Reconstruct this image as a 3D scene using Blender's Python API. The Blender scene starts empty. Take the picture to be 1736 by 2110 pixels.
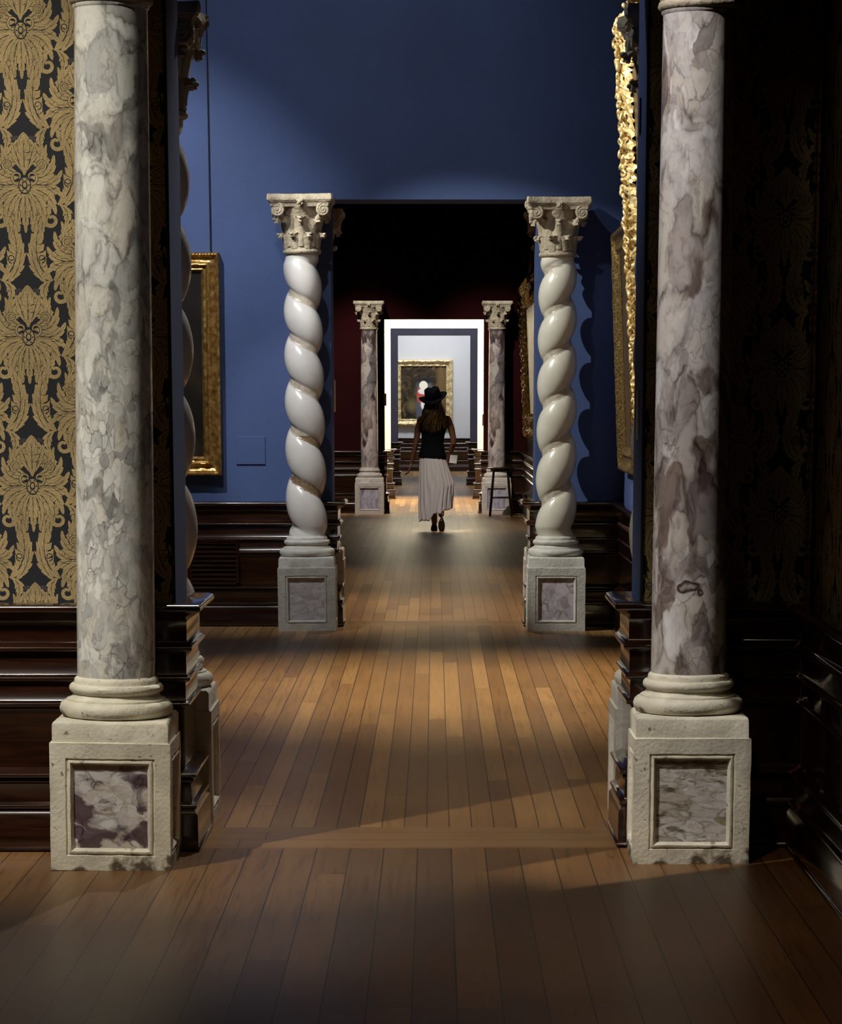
import bpy, bmesh, math, random
from mathutils import Vector, noise, Matrix
random.seed(7)
PI = math.pi
S = bpy.context.scene
C = S.collection
# ------------------------------------------------------------------ camera
F = 5500.0
cam = bpy.data.cameras.new('camera'); co = bpy.data.objects.new('camera', cam); C.objects.link(co)
cam.sensor_fit = 'HORIZONTAL'; cam.sensor_width = 36.0; cam.lens = F/1736*36
cam.shift_x = -27/1736; cam.shift_y = 755/1736
cam.clip_start = .1; cam.clip_end = 200
co.location = (0, 0, 1.55); co.rotation_euler = (PI/2-math.atan(985/F), 0, 0)
S.camera = co
# ------------------------------------------------------------------ colour management / world
S.view_settings.view_transform = 'Standard'; S.view_settings.look = 'None'
S.view_settings.exposure = 0.0; S.view_settings.gamma = 1; S.view_settings.use_curve_mapping = False
w = bpy.data.worlds.new('world'); S.world = w; w.use_nodes = True
w.node_tree.nodes['Background'].inputs[0].default_value = (.02, .025, .04, 1)
w.node_tree.nodes['Background'].inputs[1].default_value = .2
# ------------------------------------------------------------------ lights (gallery spots on the ceiling tracks, plus a few added spots)
def spot(name, loc, target, power, deg, blend=.6, col=(1, .93, .82), size=.04):
    l = bpy.data.lights.new(name, 'SPOT'); l.energy = power; l.spot_size = math.radians(deg); l.spot_blend = blend
    l.color = col; l.shadow_soft_size = size
    o = bpy.data.objects.new(name, l); C.objects.link(o); o.location = loc
    o.rotation_euler = (Vector(target)-Vector(loc)).to_track_quat('-Z', 'Y').to_euler()
def area(name, loc, target, power, sx, sy, col=(1, .95, .88), spread=180):
    l = bpy.data.lights.new(name, 'AREA'); l.energy = power; l.shape = 'RECTANGLE'; l.size = sx; l.size_y = sy
    l.color = col; l.spread = math.radians(spread)
    o = bpy.data.objects.new(name, l); C.objects.link(o); o.location = loc
    o.rotation_euler = (Vector(target)-Vector(loc)).to_track_quat('-Z', 'Y').to_euler()
WARM = (1, .86, .66); NEUT = (1, .95, .88); COOL = (.86, .9, 1)
# front room
spot('track_spot_front_left', (-3.3, 6.1, 5.2), (-1.6, 9.1, 1.5), 1000, 40, .7, (1, .95, .84), .05)
spot('track_spot_front_right', (-1.75, 6.87, 5.2), (.87, 9.1, 1.50), 900, 34, .4, (1, .955, .93), .004)
spot('added_spot_front_wainscot', (-2.25, 5.7, 5.2), (-1.6, 9.2, .55), 420, 17, .9, (1, .95, .88), .06)  # unseen spot added to draw bright lines on the wainscot mouldings
spot('track_spot_front_floor', (.9, 4.6, 5.4), (1.0, 6.9, 0), 130, 34, 1, (1, .68, .38), .12)
spot('track_spot_front_floor_left', (-.6, 5.2, 5.4), (.1, 8.5, 0), 130, 32, .8, (1, .78, .5), .05)
# blue room
spot('track_spot_blue_left', (-2.6, 15.6, 5.4), (-2.0, 18.6, 2.1), 640, 48, .8, (.97, .98, 1), .04)
spot('track_spot_blue_column', (-1.9, 14.4, 5.5), (-.86, 18.4, 1.4), 460, 15, .6, (1, .97, .95), .04)
spot('track_spot_blue_right', (-3.4, 15.85, 5.3), (1.0, 18.5, 1.5), 1300, 25, .4, (1, .98, .9), .03)
spot('track_spot_blue_top', (-1.4, 13.4, 5.7), (-.9, 18.6, 3.9), 300, 56, 1, (.85, .9, 1), .1)
spot('track_spot_blue_gilt', (-2.0, 14.3, 5.6), (1.15, 16.3, 2.75), 1500, 30, .6, (1, .92, .70), .03)
spot('track_spot_blue_floor', (.35, 14.6, 5.8), (.35, 14.5, 0), 1900, 52, 1, (1, .87, .66), .1)
spot('track_spot_blue_back', (-.2, 11.2, 5.6), (.1, 11.0, 0), 300, 44, 1, (1, .82, .58), .1)
spot('track_spot_blue_near_right', (-2.4, 10.9, 5.3), (.85, 9.9, 2.8), 180, 22, .8, COOL, .05)
spot('track_spot_blue_near_left', (.2, 13.0, 5.6), (-1.0, 10.0, 1.7), 500, 30, .8, NEUT, .05)
# red room
spot('track_spot_red_columns_left', (-1.9, 34.0, 5.4), (-.8, 37.3, 1.5), 1000, 34, .7, NEUT, .05)
spot('track_spot_red_columns_right', (-.6, 33.6, 5.4), (.95, 37.3, 1.5), 950, 34, .7, NEUT, .05)
spot('track_spot_red_gilt', (-1.6, 30.5, 5.4), (1.2, 33.0, 1.9), 520, 40, .7, WARM, .05)
spot('track_spot_red_visitor', (-.7, 28.9, 5.4), (.07, 32.5, .25), 1050, 13, .9, NEUT, .05)
spot('added_spot_red_visitor_rim', (.75, 34.6, 5.2), (.17, 32.6, .42), 1300, 7, .8, COOL, .05)  # unseen spot added behind the skirt so its lower right glows
spot('track_spot_red_floor', (.0, 25, 5.6), (0, 23.0, 0), 420, 60, 1, WARM, .2)
spot('track_spot_red_floor_near', (.0, 21, 5.6), (0, 20.0, 0), 800, 50, 1, (1, .8, .55), .2)
# white room, slate room, last room
area('white_room_ceiling_light', (0, 41.6, 5.6), (0, 42.9, 1.5), 340, 2.6, 1.0, (1, .94, .82), 110)
area('slate_room_ceiling_light', (0, 47.6, 5.6), (0, 49.6, 0), 70, 2.4, 1.0, (1, .96, .95), 120)
area('last_room_ceiling_light', (.3, 57.2, 5.7), (.3, 59.9, 1.6), 130, 3.0, .6, (.96, .98, 1), 130)
spot('track_spot_last_painting', (-.3, 57.5, 5.4), (-.2, 60, 1.6), 120, 36, .8, NEUT, .03)

# ------------------------------------------------------------------ material helpers
def newmat(name):
    m = bpy.data.materials.new(name); m.use_nodes = True
    nt = m.node_tree; b = nt.nodes['Principled BSDF']
    return m, nt, b
def nd(nt, t, **kw):
    n = nt.nodes.new(t)
    for k, v in kw.items():
        if k in n.bl_rna.properties: setattr(n, k, v)
        else: n.inputs[k].default_value = v
    return n
def ramp(nt, stops, interp='LINEAR'):
    r = nt.nodes.new('ShaderNodeValToRGB'); r.color_ramp.interpolation = interp
    el = r.color_ramp.elements
    while len(el) < len(stops): el.new(.5)
    for e, (p, c) in zip(el, stops):
        e.position = p; e.color = (*c, 1) if len(c) == 3 else c
    return r
def srgb(r, g, b):
    f = lambda c: (c/255/12.92) if c/255 <= .04045 else ((c/255+.055)/1.055)**2.4
    return (f(r), f(g), f(b))
def mixc(nt, fac, a, b, mode='MIX'):
    n = nt.nodes.new('ShaderNodeMix'); n.data_type = 'RGBA'; n.blend_type = mode
    L = nt.links
    for sock, v in ((n.inputs[0], fac), (n.inputs[6], a), (n.inputs[7], b)):
        if hasattr(v, 'is_output') or hasattr(v, 'links'): L.new(v, sock)
        elif isinstance(v, (int, float)): sock.default_value = v
        else: sock.default_value = (*v, 1)
    return n.outputs[2]
def simple(name, col, rough=.5, metal=0, coat=0, bump=0, bscale=60, var=0, vscale=8, spec=.5, sheen=0):
    m, nt, b = newmat(name); L = nt.links
    tc = nd(nt, 'ShaderNodeTexCoord')
    b.inputs['Base Color'].default_value = (*col, 1); b.inputs['Roughness'].default_value = rough
    b.inputs['Metallic'].default_value = metal; b.inputs['Coat Weight'].default_value = coat; b.inputs['Coat Roughness'].default_value = .15
    b.inputs['Specular IOR Level'].default_value = spec; b.inputs['Sheen Weight'].default_value = sheen
    if var:
        n = nd(nt, 'ShaderNodeTexNoise', Scale=vscale, Detail=5.0); L.new(tc.outputs['Object'], n.inputs['Vector'])
        r = ramp(nt, [(.3, tuple(c*(1-var) for c in col)), (.7, tuple(min(1, c*(1+var)) for c in col))])
        L.new(n.outputs[0], r.inputs[0]); L.new(r.outputs[0], b.inputs['Base Color'])
    if bump:
        n = nd(nt, 'ShaderNodeTexNoise', Scale=bscale, Detail=6.0); L.new(tc.outputs['Object'], n.inputs['Vector'])
        bp = nd(nt, 'ShaderNodeBump', Strength=bump, Distance=.01); L.new(n.outputs[0], bp.inputs['Height']); L.new(bp.outputs[0], b.inputs['Normal'])
    return m
def marble(name, cells, vein, scale=9, zs=.6, seed=0, rough=.22, edge=.05, small=3.2, warp=.5, shear=0, coat=.3, darkmix=None, vs=.6, spots=(), fine=.75):
    """brecciated marble: warped voronoi clasts in two sizes, dark matrix between them"""
    m, nt, b = newmat(name); L = nt.links
    tc = nd(nt, 'ShaderNodeTexCoord')
    mp = nd(nt, 'ShaderNodeMapping'); mp.inputs['Location'].default_value = (seed*3.1, seed*1.7, seed*2.3)
    mp.inputs['Rotation'].default_value = (0, shear, 0); mp.inputs['Scale'].default_value = (1, 1, zs)
    L.new(tc.outputs['Object'], mp.inputs[0])
    nz = nd(nt, 'ShaderNodeTexNoise', Scale=scale*.8, Detail=4.0, Roughness=.5); L.new(mp.outputs[0], nz.inputs['Vector'])
    sb = nd(nt, 'ShaderNodeVectorMath', operation='SUBTRACT'); sb.inputs[1].default_value = (.5, .5, .5); L.new(nz.outputs['Color'], sb.inputs[0])
    sc = nd(nt, 'ShaderNodeVectorMath', operation='SCALE'); sc.inputs['Scale'].default_value = warp*1.6/scale; L.new(sb.outputs[0], sc.inputs[0])
    ad = nd(nt, 'ShaderNodeVectorMath', operation='ADD'); L.new(mp.outputs[0], ad.inputs[0]); L.new(sc.outputs[0], ad.inputs[1])
    def vor(s, feat):
        v = nd(nt, 'ShaderNodeTexVoronoi', feature=feat, Scale=s); L.new(ad.outputs[0], v.inputs['Vector']); return v
    v1 = vor(scale, 'F1'); e1 = vor(scale, 'DISTANCE_TO_EDGE'); v2 = vor(scale*small, 'F1'); e2 = vor(scale*small, 'DISTANCE_TO_EDGE')
    n = len(cells)
    def cellramp(v):
        s = nd(nt, 'ShaderNodeSeparateColor'); L.new(v.outputs['Color'], s.inputs[0])
        r = ramp(nt, [(i/(n-1), c) for i, c in enumerate(cells)]); L.new(s.outputs[0], r.inputs[0]); return r.outputs[0]
    c1 = cellramp(v1); c2 = cellramp(v2)
    r1 = ramp(nt, [(0, (1, 1, 1)), (edge, (.45, .45, .45)), (edge*4, (0, 0, 0))]); L.new(e1.outputs['Distance'], r1.inputs[0])
    r2 = ramp(nt, [(0, (1, 1, 1)), (edge*1.2, (.2, .2, .2)), (edge*3, (0, 0, 0))]); L.new(e2.outputs['Distance'], r2.inputs[0])
    nv = nd(nt, 'ShaderNodeTexNoise', Scale=scale*1.3, Detail=4.0); L.new(mp.outputs[0], nv.inputs['Vector'])
    rv = ramp(nt, [(.38, (.05, .05, .05)), (.62, (vs, vs, vs))]); L.new(nv.outputs[0], rv.inputs[0])
    k1 = mixc(nt, 1.0, r1.outputs[0], rv.outputs[0], 'MULTIPLY'); k2 = mixc(nt, 1.0, r2.outputs[0], rv.outputs[0], 'MULTIPLY')
    a = mixc(nt, k1, c1, vein); bb = mixc(nt, k2, c2, vein)
    nm = nd(nt, 'ShaderNodeTexNoise', Scale=scale*.45, Detail=3.0); L.new(mp.outputs[0], nm.inputs['Vector'])
    rm = ramp(nt, [(.45, (0, 0, 0)), (.6, (1, 1, 1))]); L.new(nm.outputs[0], rm.inputs[0])
    c = mixc(nt, rm.outputs[0], a, bb)
    nf = nd(nt, 'ShaderNodeTexNoise', Scale=scale*3, Detail=8.0, Roughness=.65, Distortion=.6); L.new(ad.outputs[0], nf.inputs['Vector'])
    rf = ramp(nt, [(.34, (.55, .53, .50)), (.47, (.9, .89, .88)), (.55, (1, 1, 1))]); L.new(nf.outputs[0], rf.inputs[0])
    c = mixc(nt, fine, c, rf.outputs[0], 'MULTIPLY')
    if darkmix:
        nq = nd(nt, 'ShaderNodeTexNoise', Scale=scale*.55, Detail=4.0, Distortion=1.2); L.new(ad.outputs[0], nq.inputs['Vector'])
        rq = ramp(nt, [(darkmix[1], (0, 0, 0)), (darkmix[1]+.07, (1, 1, 1))]); L.new(nq.outputs[0], rq.inputs[0])
        c = mixc(nt, rq.outputs[0], c, darkmix[0], 'MULTIPLY')
    for cx, cz, rx, rz, col in spots:
        s2 = nd(nt, 'ShaderNodeVectorMath', operation='SUBTRACT'); s2.inputs[1].default_value = (cx, 0, cz)
        a2 = nd(nt, 'ShaderNodeVectorMath', operation='ADD'); L.new(tc.outputs['Object'], a2.inputs[0]); L.new(sc.outputs[0], a2.inputs[1]); L.new(a2.outputs[0], s2.inputs[0])
        m2 = nd(nt, 'ShaderNodeVectorMath', operation='MULTIPLY'); m2.inputs[1].default_value = (1/rx, 0, 1/rz); L.new(s2.outputs[0], m2.inputs[0])
        l2 = nd(nt, 'ShaderNodeVectorMath', operation='LENGTH'); L.new(m2.outputs[0], l2.inputs[0])
        r2_ = ramp(nt, [(0, (.15, .15, .15)), (.3, (.5, .5, .5)), (.6, (1, 1, 1)), (.85, (.8, .8, .8)), (1, (0, 0, 0))]); L.new(l2.outputs['Value'], r2_.inputs[0])
        c = mixc(nt, r2_.outputs[0], c, col)
    L.new(c, b.inputs['Base Color']); b.inputs['Roughness'].default_value = rough
    b.inputs['Coat Weight'].default_value = coat; b.inputs['Coat Roughness'].default_value = .12
    return m
def planks(name, wd, ln, cols, axis='Y', rough=.32, seed=0.0):
    m, nt, b = newmat(name); L = nt.links
    tc = nd(nt, 'ShaderNodeTexCoord'); sp = nd(nt, 'ShaderNodeSeparateXYZ'); L.new(tc.outputs['Object'], sp.inputs[0])
    across, along = (sp.outputs[0], sp.outputs[1]) if axis == 'Y' else (sp.outputs[1], sp.outputs[0])
    def M(op, a, b_=None, c_=None):
        n = nd(nt, 'ShaderNodeMath', operation=op)
        for i, v in enumerate((a, b_, c_)):
            if v is None: continue
            if isinstance(v, (int, float)): n.inputs[i].default_value = v
            else: L.new(v, n.inputs[i])
        return n.outputs[0]
    u = M('DIVIDE', M('ADD', across, 20+seed), wd); iu = M('FLOOR', u); fu = M('FRACT', u)
    wn = nd(nt, 'ShaderNodeTexWhiteNoise', noise_dimensions='1D'); L.new(iu, wn.inputs['W'])
    vv = M('ADD', M('DIVIDE', along, ln), M('MULTIPLY', wn.outputs[0], 7.0)); iv = M('FLOOR', vv); fv = M('FRACT', vv)
    wn2 = nd(nt, 'ShaderNodeTexWhiteNoise', noise_dimensions='2D')
    cb = nd(nt, 'ShaderNodeCombineXYZ'); L.new(iu, cb.inputs[0]); L.new(iv, cb.inputs[1]); L.new(cb.outputs[0], wn2.inputs['Vector'])
    r = ramp(nt, [(i/(len(cols)-1), c) for i, c in enumerate(cols)]); L.new(wn2.outputs['Value'], r.inputs[0])
    # grain: stretched noise, shifted for each board
    gx = M('MULTIPLY', across, 34.0); gy = M('MULTIPLY', along, 1.5)
    gv = nd(nt, 'ShaderNodeCombineXYZ'); L.new(M('ADD', gx, M('MULTIPLY', wn2.outputs['Value'], 90.0)), gv.inputs[0]); L.new(gy, gv.inputs[1]); L.new(wn2.outputs['Value'], gv.inputs[2])
    g = nd(nt, 'ShaderNodeTexNoise', Scale=1.3, Detail=7.0, Roughness=.65, Distortion=1.1); L.new(gv.outputs[0], g.inputs['Vector'])
    rg = ramp(nt, [(.3, (.5, .45, .40)), (.48, (.9, .88, .86)), (.72, (1.1, 1.08, 1.04))]); L.new(g.outputs[0], rg.inputs[0])
    c = mixc(nt, .85, r.outputs[0], rg.outputs[0], 'MULTIPLY')
    big = nd(nt, 'ShaderNodeTexNoise', Scale=.9, Detail=3.0); L.new(tc.outputs['Object'], big.inputs['Vector'])
    rb = ramp(nt, [(.35, (.72, .70, .68)), (.65, (1, 1, 1))]); L.new(big.outputs[0], rb.inputs[0])
    c = mixc(nt, .7, c, rb.outputs[0], 'MULTIPLY')
    # seams
    du = M('MULTIPLY', M('MINIMUM', fu, M('SUBTRACT', 1.0, fu)), wd); dv = M('MULTIPLY', M('MINIMUM', fv, M('SUBTRACT', 1.0, fv)), ln)
    seam = M('LESS_THAN', M('MINIMUM', du, dv), .0022)
    c = mixc(nt, M('MULTIPLY', seam, .8), c, (.012, .006, .003))
    L.new(c, b.inputs['Base Color'])
    rr = M('ADD', M('MULTIPLY', g.outputs[0], .18), rough-.04); L.new(rr, b.inputs['Roughness'])
    bp = nd(nt, 'ShaderNodeBump', Strength=.25, Distance=.004); L.new(M('SUBTRACT', M('MULTIPLY', g.outputs[0], .35), seam), bp.inputs['Height']); L.new(bp.outputs[0], b.inputs['Normal'])
    b.inputs['Coat Weight'].default_value = .1; b.inputs['Coat Roughness'].default_value = .3; b.inputs['Specular IOR Level'].default_value = .3
    return m
def paintmat(name, col, bump=.25, rough=.75, var=.12):
    m, nt, b = newmat(name); L = nt.links
    tc = nd(nt, 'ShaderNodeTexCoord')
    n = nd(nt, 'ShaderNodeTexNoise', Scale=220.0, Detail=3.0); L.new(tc.outputs['Object'], n.inputs['Vector'])
    n2 = nd(nt, 'ShaderNodeTexNoise', Scale=1.4, Detail=4.0); L.new(tc.outputs['Object'], n2.inputs['Vector'])
    r = ramp(nt, [(.3, tuple(c*(1-var) for c in col)), (.7, tuple(c*(1+var) for c in col))]); L.new(n2.outputs[0], r.inputs[0])
    r3 = ramp(nt, [(.3, (.8, .8, .8)), (.7, (1.1, 1.1, 1.1))]); L.new(n.outputs[0], r3.inputs[0])
    L.new(mixc(nt, .8, r.outputs[0], r3.outputs[0], 'MULTIPLY'), b.inputs['Base Color'])
    bp = nd(nt, 'ShaderNodeBump', Strength=bump, Distance=.003); L.new(n.outputs[0], bp.inputs['Height']); L.new(bp.outputs[0], b.inputs['Normal'])
    b.inputs['Roughness'].default_value = rough
    return m
def woodmat(name, c0, c1, rough=.22, coat=.6):
    m, nt, b = newmat(name); L = nt.links
    tc = nd(nt, 'ShaderNodeTexCoord'); mp = nd(nt, 'ShaderNodeMapping'); mp.inputs['Scale'].default_value = (2, 2, 22)
    L.new(tc.outputs['Object'], mp.inputs[0])
    n = nd(nt, 'ShaderNodeTexNoise', Scale=2.5, Detail=7.0, Distortion=.6); L.new(mp.outputs[0], n.inputs['Vector'])
    r = ramp(nt, [(.3, c0), (.7, c1)]); L.new(n.outputs[0], r.inputs[0]); L.new(r.outputs[0], b.inputs['Base Color'])
    b.inputs['Roughness'].default_value = rough; b.inputs['Coat Weight'].default_value = coat; b.inputs['Coat Roughness'].default_value = .1
    return m
def gildmat(name, c0, c1, rough=.32, sc=40, metal=.85, dark=(.05, .025, .008)):
    m, nt, b = newmat(name); L = nt.links
    tc = nd(nt, 'ShaderNodeTexCoord')
    n = nd(nt, 'ShaderNodeTexNoise', Scale=sc, Detail=6.0); L.new(tc.outputs['Object'], n.inputs['Vector'])
    r = ramp(nt, [(.28, dark), (.45, c0), (.7, c1)]); L.new(n.outputs[0], r.inputs[0]); L.new(r.outputs[0], b.inputs['Base Color'])
    b.inputs['Metallic'].default_value = metal; b.inputs['Roughness'].default_value = rough
    bp = nd(nt, 'ShaderNodeBump', Strength=.5, Distance=.004); L.new(n.outputs[0], bp.inputs['Height']); L.new(bp.outputs[0], b.inputs['Normal'])
    return m
def canvasmat(name, stops, sc=2.2, seed=0, rough=.35):
    m, nt, b = newmat(name); L = nt.links
    tc = nd(nt, 'ShaderNodeTexCoord'); mp = nd(nt, 'ShaderNodeMapping'); mp.inputs['Location'].default_value = (seed, seed*2, seed*3)
    L.new(tc.outputs['Object'], mp.inputs[0])
    n = nd(nt, 'ShaderNodeTexNoise', Scale=sc, Detail=7.0, Distortion=1.0); L.new(mp.outputs[0], n.inputs['Vector'])
    r = ramp(nt, stops); L.new(n.outputs[0], r.inputs[0]); L.new(r.outputs[0], b.inputs['Base Color'])
    b.inputs['Roughness'].default_value = rough
    return m
def grimestone(name, col):
    m = simple(name, col, .62, bump=.25, bscale=80, var=.2, vscale=9); nt = m.node_tree; L = nt.links; b = nt.nodes['Principled BSDF']
    src = b.inputs['Base Color'].links[0].from_socket
    tc = nd(nt, 'ShaderNodeTexCoord'); sp = nd(nt, 'ShaderNodeSeparateXYZ'); L.new(tc.outputs['Object'], sp.inputs[0])
    n = nd(nt, 'ShaderNodeTexNoise', Scale=11.0, Detail=6.0); L.new(tc.outputs['Object'], n.inputs['Vector'])
    mz = nd(nt, 'ShaderNodeMapRange'); mz.inputs[1].default_value = .0; mz.inputs[2].default_value = .11; mz.inputs[3].default_value = .22; mz.inputs[4].default_value = 0; L.new(sp.outputs[2], mz.inputs[0])
    ad = nd(nt, 'ShaderNodeMath', operation='ADD'); L.new(n.outputs[0], ad.inputs[0]); L.new(mz.outputs[0], ad.inputs[1])
    r = ramp(nt, [(.66, (0, 0, 0)), (.74, (1, 1, 1))]); L.new(ad.outputs[0], r.inputs[0])
    c = mixc(nt, r.outputs[0], src, (.10, .075, .045))
    n2 = nd(nt, 'ShaderNodeTexNoise', Scale=38.0, Detail=3.0); L.new(tc.outputs['Object'], n2.inputs['Vector'])
    r2 = ramp(nt, [(.66, (0, 0, 0)), (.72, (1, 1, 1))]); L.new(n2.outputs[0], r2.inputs[0])
    c = mixc(nt, r2.outputs[0], c, (.22, .17, .10)); L.new(c, b.inputs['Base Color']); return m
MAT = dict(
    blue=paintmat('blue_wall_paint', srgb(64, 84, 130), .3, .7),
    red=simple('dark_red_wall_cloth', srgb(40, 5, 8), .9, bump=.3, bscale=220, var=.15, vscale=2, spec=.1),
    white=paintmat('cream_wall_paint', srgb(240, 234, 214), .1, .8, .03),
    slate=paintmat('slate_blue_wall_paint', srgb(84, 86, 108), .2, .7),
    pale=paintmat('pale_grey_wall_paint', srgb(206, 208, 212), .1, .8, .04),
    ceil=simple('ceiling_plaster', (.08, .075, .07), .9, var=.1),
    dam0=paintmat('damask_ground_cloth', srgb(19, 20, 27), .5, .8),
    dam1=simple('damask_gold_thread', srgb(176, 152, 106), .55, metal=.0, bump=.6, bscale=400, var=.18, vscale=14, spec=.3),
    dam2=simple('damask_vein_thread', srgb(30, 28, 32), .8),
    dam3=simple('damask_grey_thread', srgb(58, 54, 56), .8, bump=.4, bscale=300, var=.3, vscale=60),
    wood=woodmat('mahogany_panelling', (.009, .003, .0015), (.034, .0105, .0045), .2, 1.0),
    black=simple('black_edging', (.004, .004, .005), .7, bump=.1),
    stone=grimestone('weathered_limestone', srgb(208, 202, 182)),
    stonew=simple('white_carved_stone', srgb(206, 204, 196), .5, bump=.35, bscale=60, var=.12, vscale=16),
    stonec=simple('aged_capital_stone', srgb(172, 160, 138), .65, bump=.6, bscale=55, var=.3, vscale=14),
    stonep=simple('pinkish_grey_stone', srgb(196, 186, 176), .55, bump=.35, bscale=60, var=.14, vscale=20),
    mL=marble('breccia_grey_white', [srgb(196, 196, 190), srgb(236, 235, 228), srgb(212, 212, 204), srgb(220, 214, 202), srgb(170, 170, 168), srgb(240, 239, 234)], srgb(118, 114, 110), 12, .58, 1, edge=.036, warp=1.0, vs=1, small=2.6, darkmix=((.55, .54, .55), .55)),
    mR=marble('breccia_violet_beige', [srgb(150, 138, 132), srgb(214, 208, 202), srgb(184, 178, 178), srgb(202, 194, 184), srgb(138, 128, 126), srgb(222, 218, 216)], srgb(84, 70, 66), 9, .55, 5, edge=.042, warp=1.0, vs=1, small=2.8, darkmix=((.40, .34, .32), .535), spots=((-.012, .93, .026, .022, (.045, .02, .014)), (.012, .905, .016, .014, (.04, .018, .012)))),
    mF=marble('breccia_dark_veined', [srgb(120, 100, 96), srgb(214, 198, 188), srgb(180, 160, 154), srgb(220, 208, 200), srgb(112, 108, 112), srgb(200, 190, 180)], srgb(64, 46, 48), 8, .5, 9, edge=.035, warp=1.1, darkmix=((.25, .2, .22), .56)),
    mInL=marble('panel_breccia_violet', [srgb(216, 212, 206), srgb(190, 180, 168), srgb(226, 224, 222), srgb(200, 194, 190), srgb(192, 182, 166)], srgb(64, 50, 56), 10, 1.5, 3, edge=.022, small=3.5, vs=1, warp=.8, fine=.4, darkmix=((.20, .15, .18), .51)),
    mInR=marble('panel_marble_diagonal', [srgb(206, 198, 188), srgb(214, 210, 208), srgb(160, 150, 122), srgb(220, 214, 210), srgb(134, 128, 112)], srgb(110, 96, 74), 13, 2.4, 4, edge=.035, shear=.75, warp=.8, vs=.95, darkmix=((.42, .42, .34), .54)),
    mInBL=marble('panel_marble_grey_vein', [srgb(214, 210, 214), srgb(224, 222, 226), srgb(186, 180, 184), srgb(222, 218, 222)], srgb(128, 120, 124), 13, 2.0, 6, edge=.02, shear=-.8, warp=.8, vs=.9, fine=.3),
    mInBR=marble('panel_breccia_white_cells', [srgb(214, 210, 222), srgb(190, 184, 196), srgb(226, 222, 232), srgb(168, 158, 160)], srgb(128, 112, 104), 15, .8, 8, edge=.035, small=2, warp=.5, vs=1, fine=.3),
    mInF=marble('panel_marble_lilac', [srgb(186, 180, 196), srgb(206, 198, 212), srgb(130, 122, 138)], srgb(104, 92, 108), 9, .4, 2, edge=.05),
    spL=simple('polished_white_marble', srgb(210, 207, 203), .24, coat=.6, var=.07, vscale=6),
    spR=simple('polished_ivory_marble', srgb(216, 213, 200), .3, coat=.45, var=.1, vscale=6, bump=.12, bscale=20),
    groove=simple('tan_groove_marble', srgb(186, 176, 160), .35, coat=.3, var=.22, vscale=30),
    band=simple('brown_repair_band', srgb(132, 112, 86), .3, coat=.3, var=.35, vscale=60),
    gold=gildmat('gilded_carving', (.62, .46, .20), (1, .90, .66), .42, 45, .35, (.12, .07, .02)),
    gold2=gildmat('old_gold_leaf', (.42, .24, .07), (.75, .50, .18), .33, 30, .8, (.22, .12, .035)),
    goldd=gildmat('dull_bronze_gilding', (.16, .10, .035), (.42, .29, .10), .4, 90, .7),
    dark=simple('blackened_wood', (.012, .008, .006), .35, coat=.3, var=.2),
    floor1=planks('oak_boards_wide', .118, 4.2, [srgb(100, 70, 40), srgb(124, 88, 50), srgb(108, 77, 44), srgb(132, 96, 56), srgb(104, 75, 45)], rough=.36),
    floor2=planks('oak_boards_narrow', .083, 3.6, [srgb(134, 98, 60), srgb(162, 122, 76), srgb(144, 107, 66), srgb(186, 146, 94), srgb(138, 101, 62)], rough=.34, seed=.03),
    floor3=planks('oak_threshold_boards', .16, 3.0, [srgb(132, 98, 58), srgb(154, 116, 70), srgb(140, 106, 64)], axis='X'),
    label=simple('wall_label_acrylic', srgb(66, 86, 132), .5, bump=.05),
    labelw=simple('pale_card', srgb(200, 190, 178), .5, var=.05),
    labeld=simple('brown_card', srgb(84, 52, 36), .5, var=.05),
)
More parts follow.
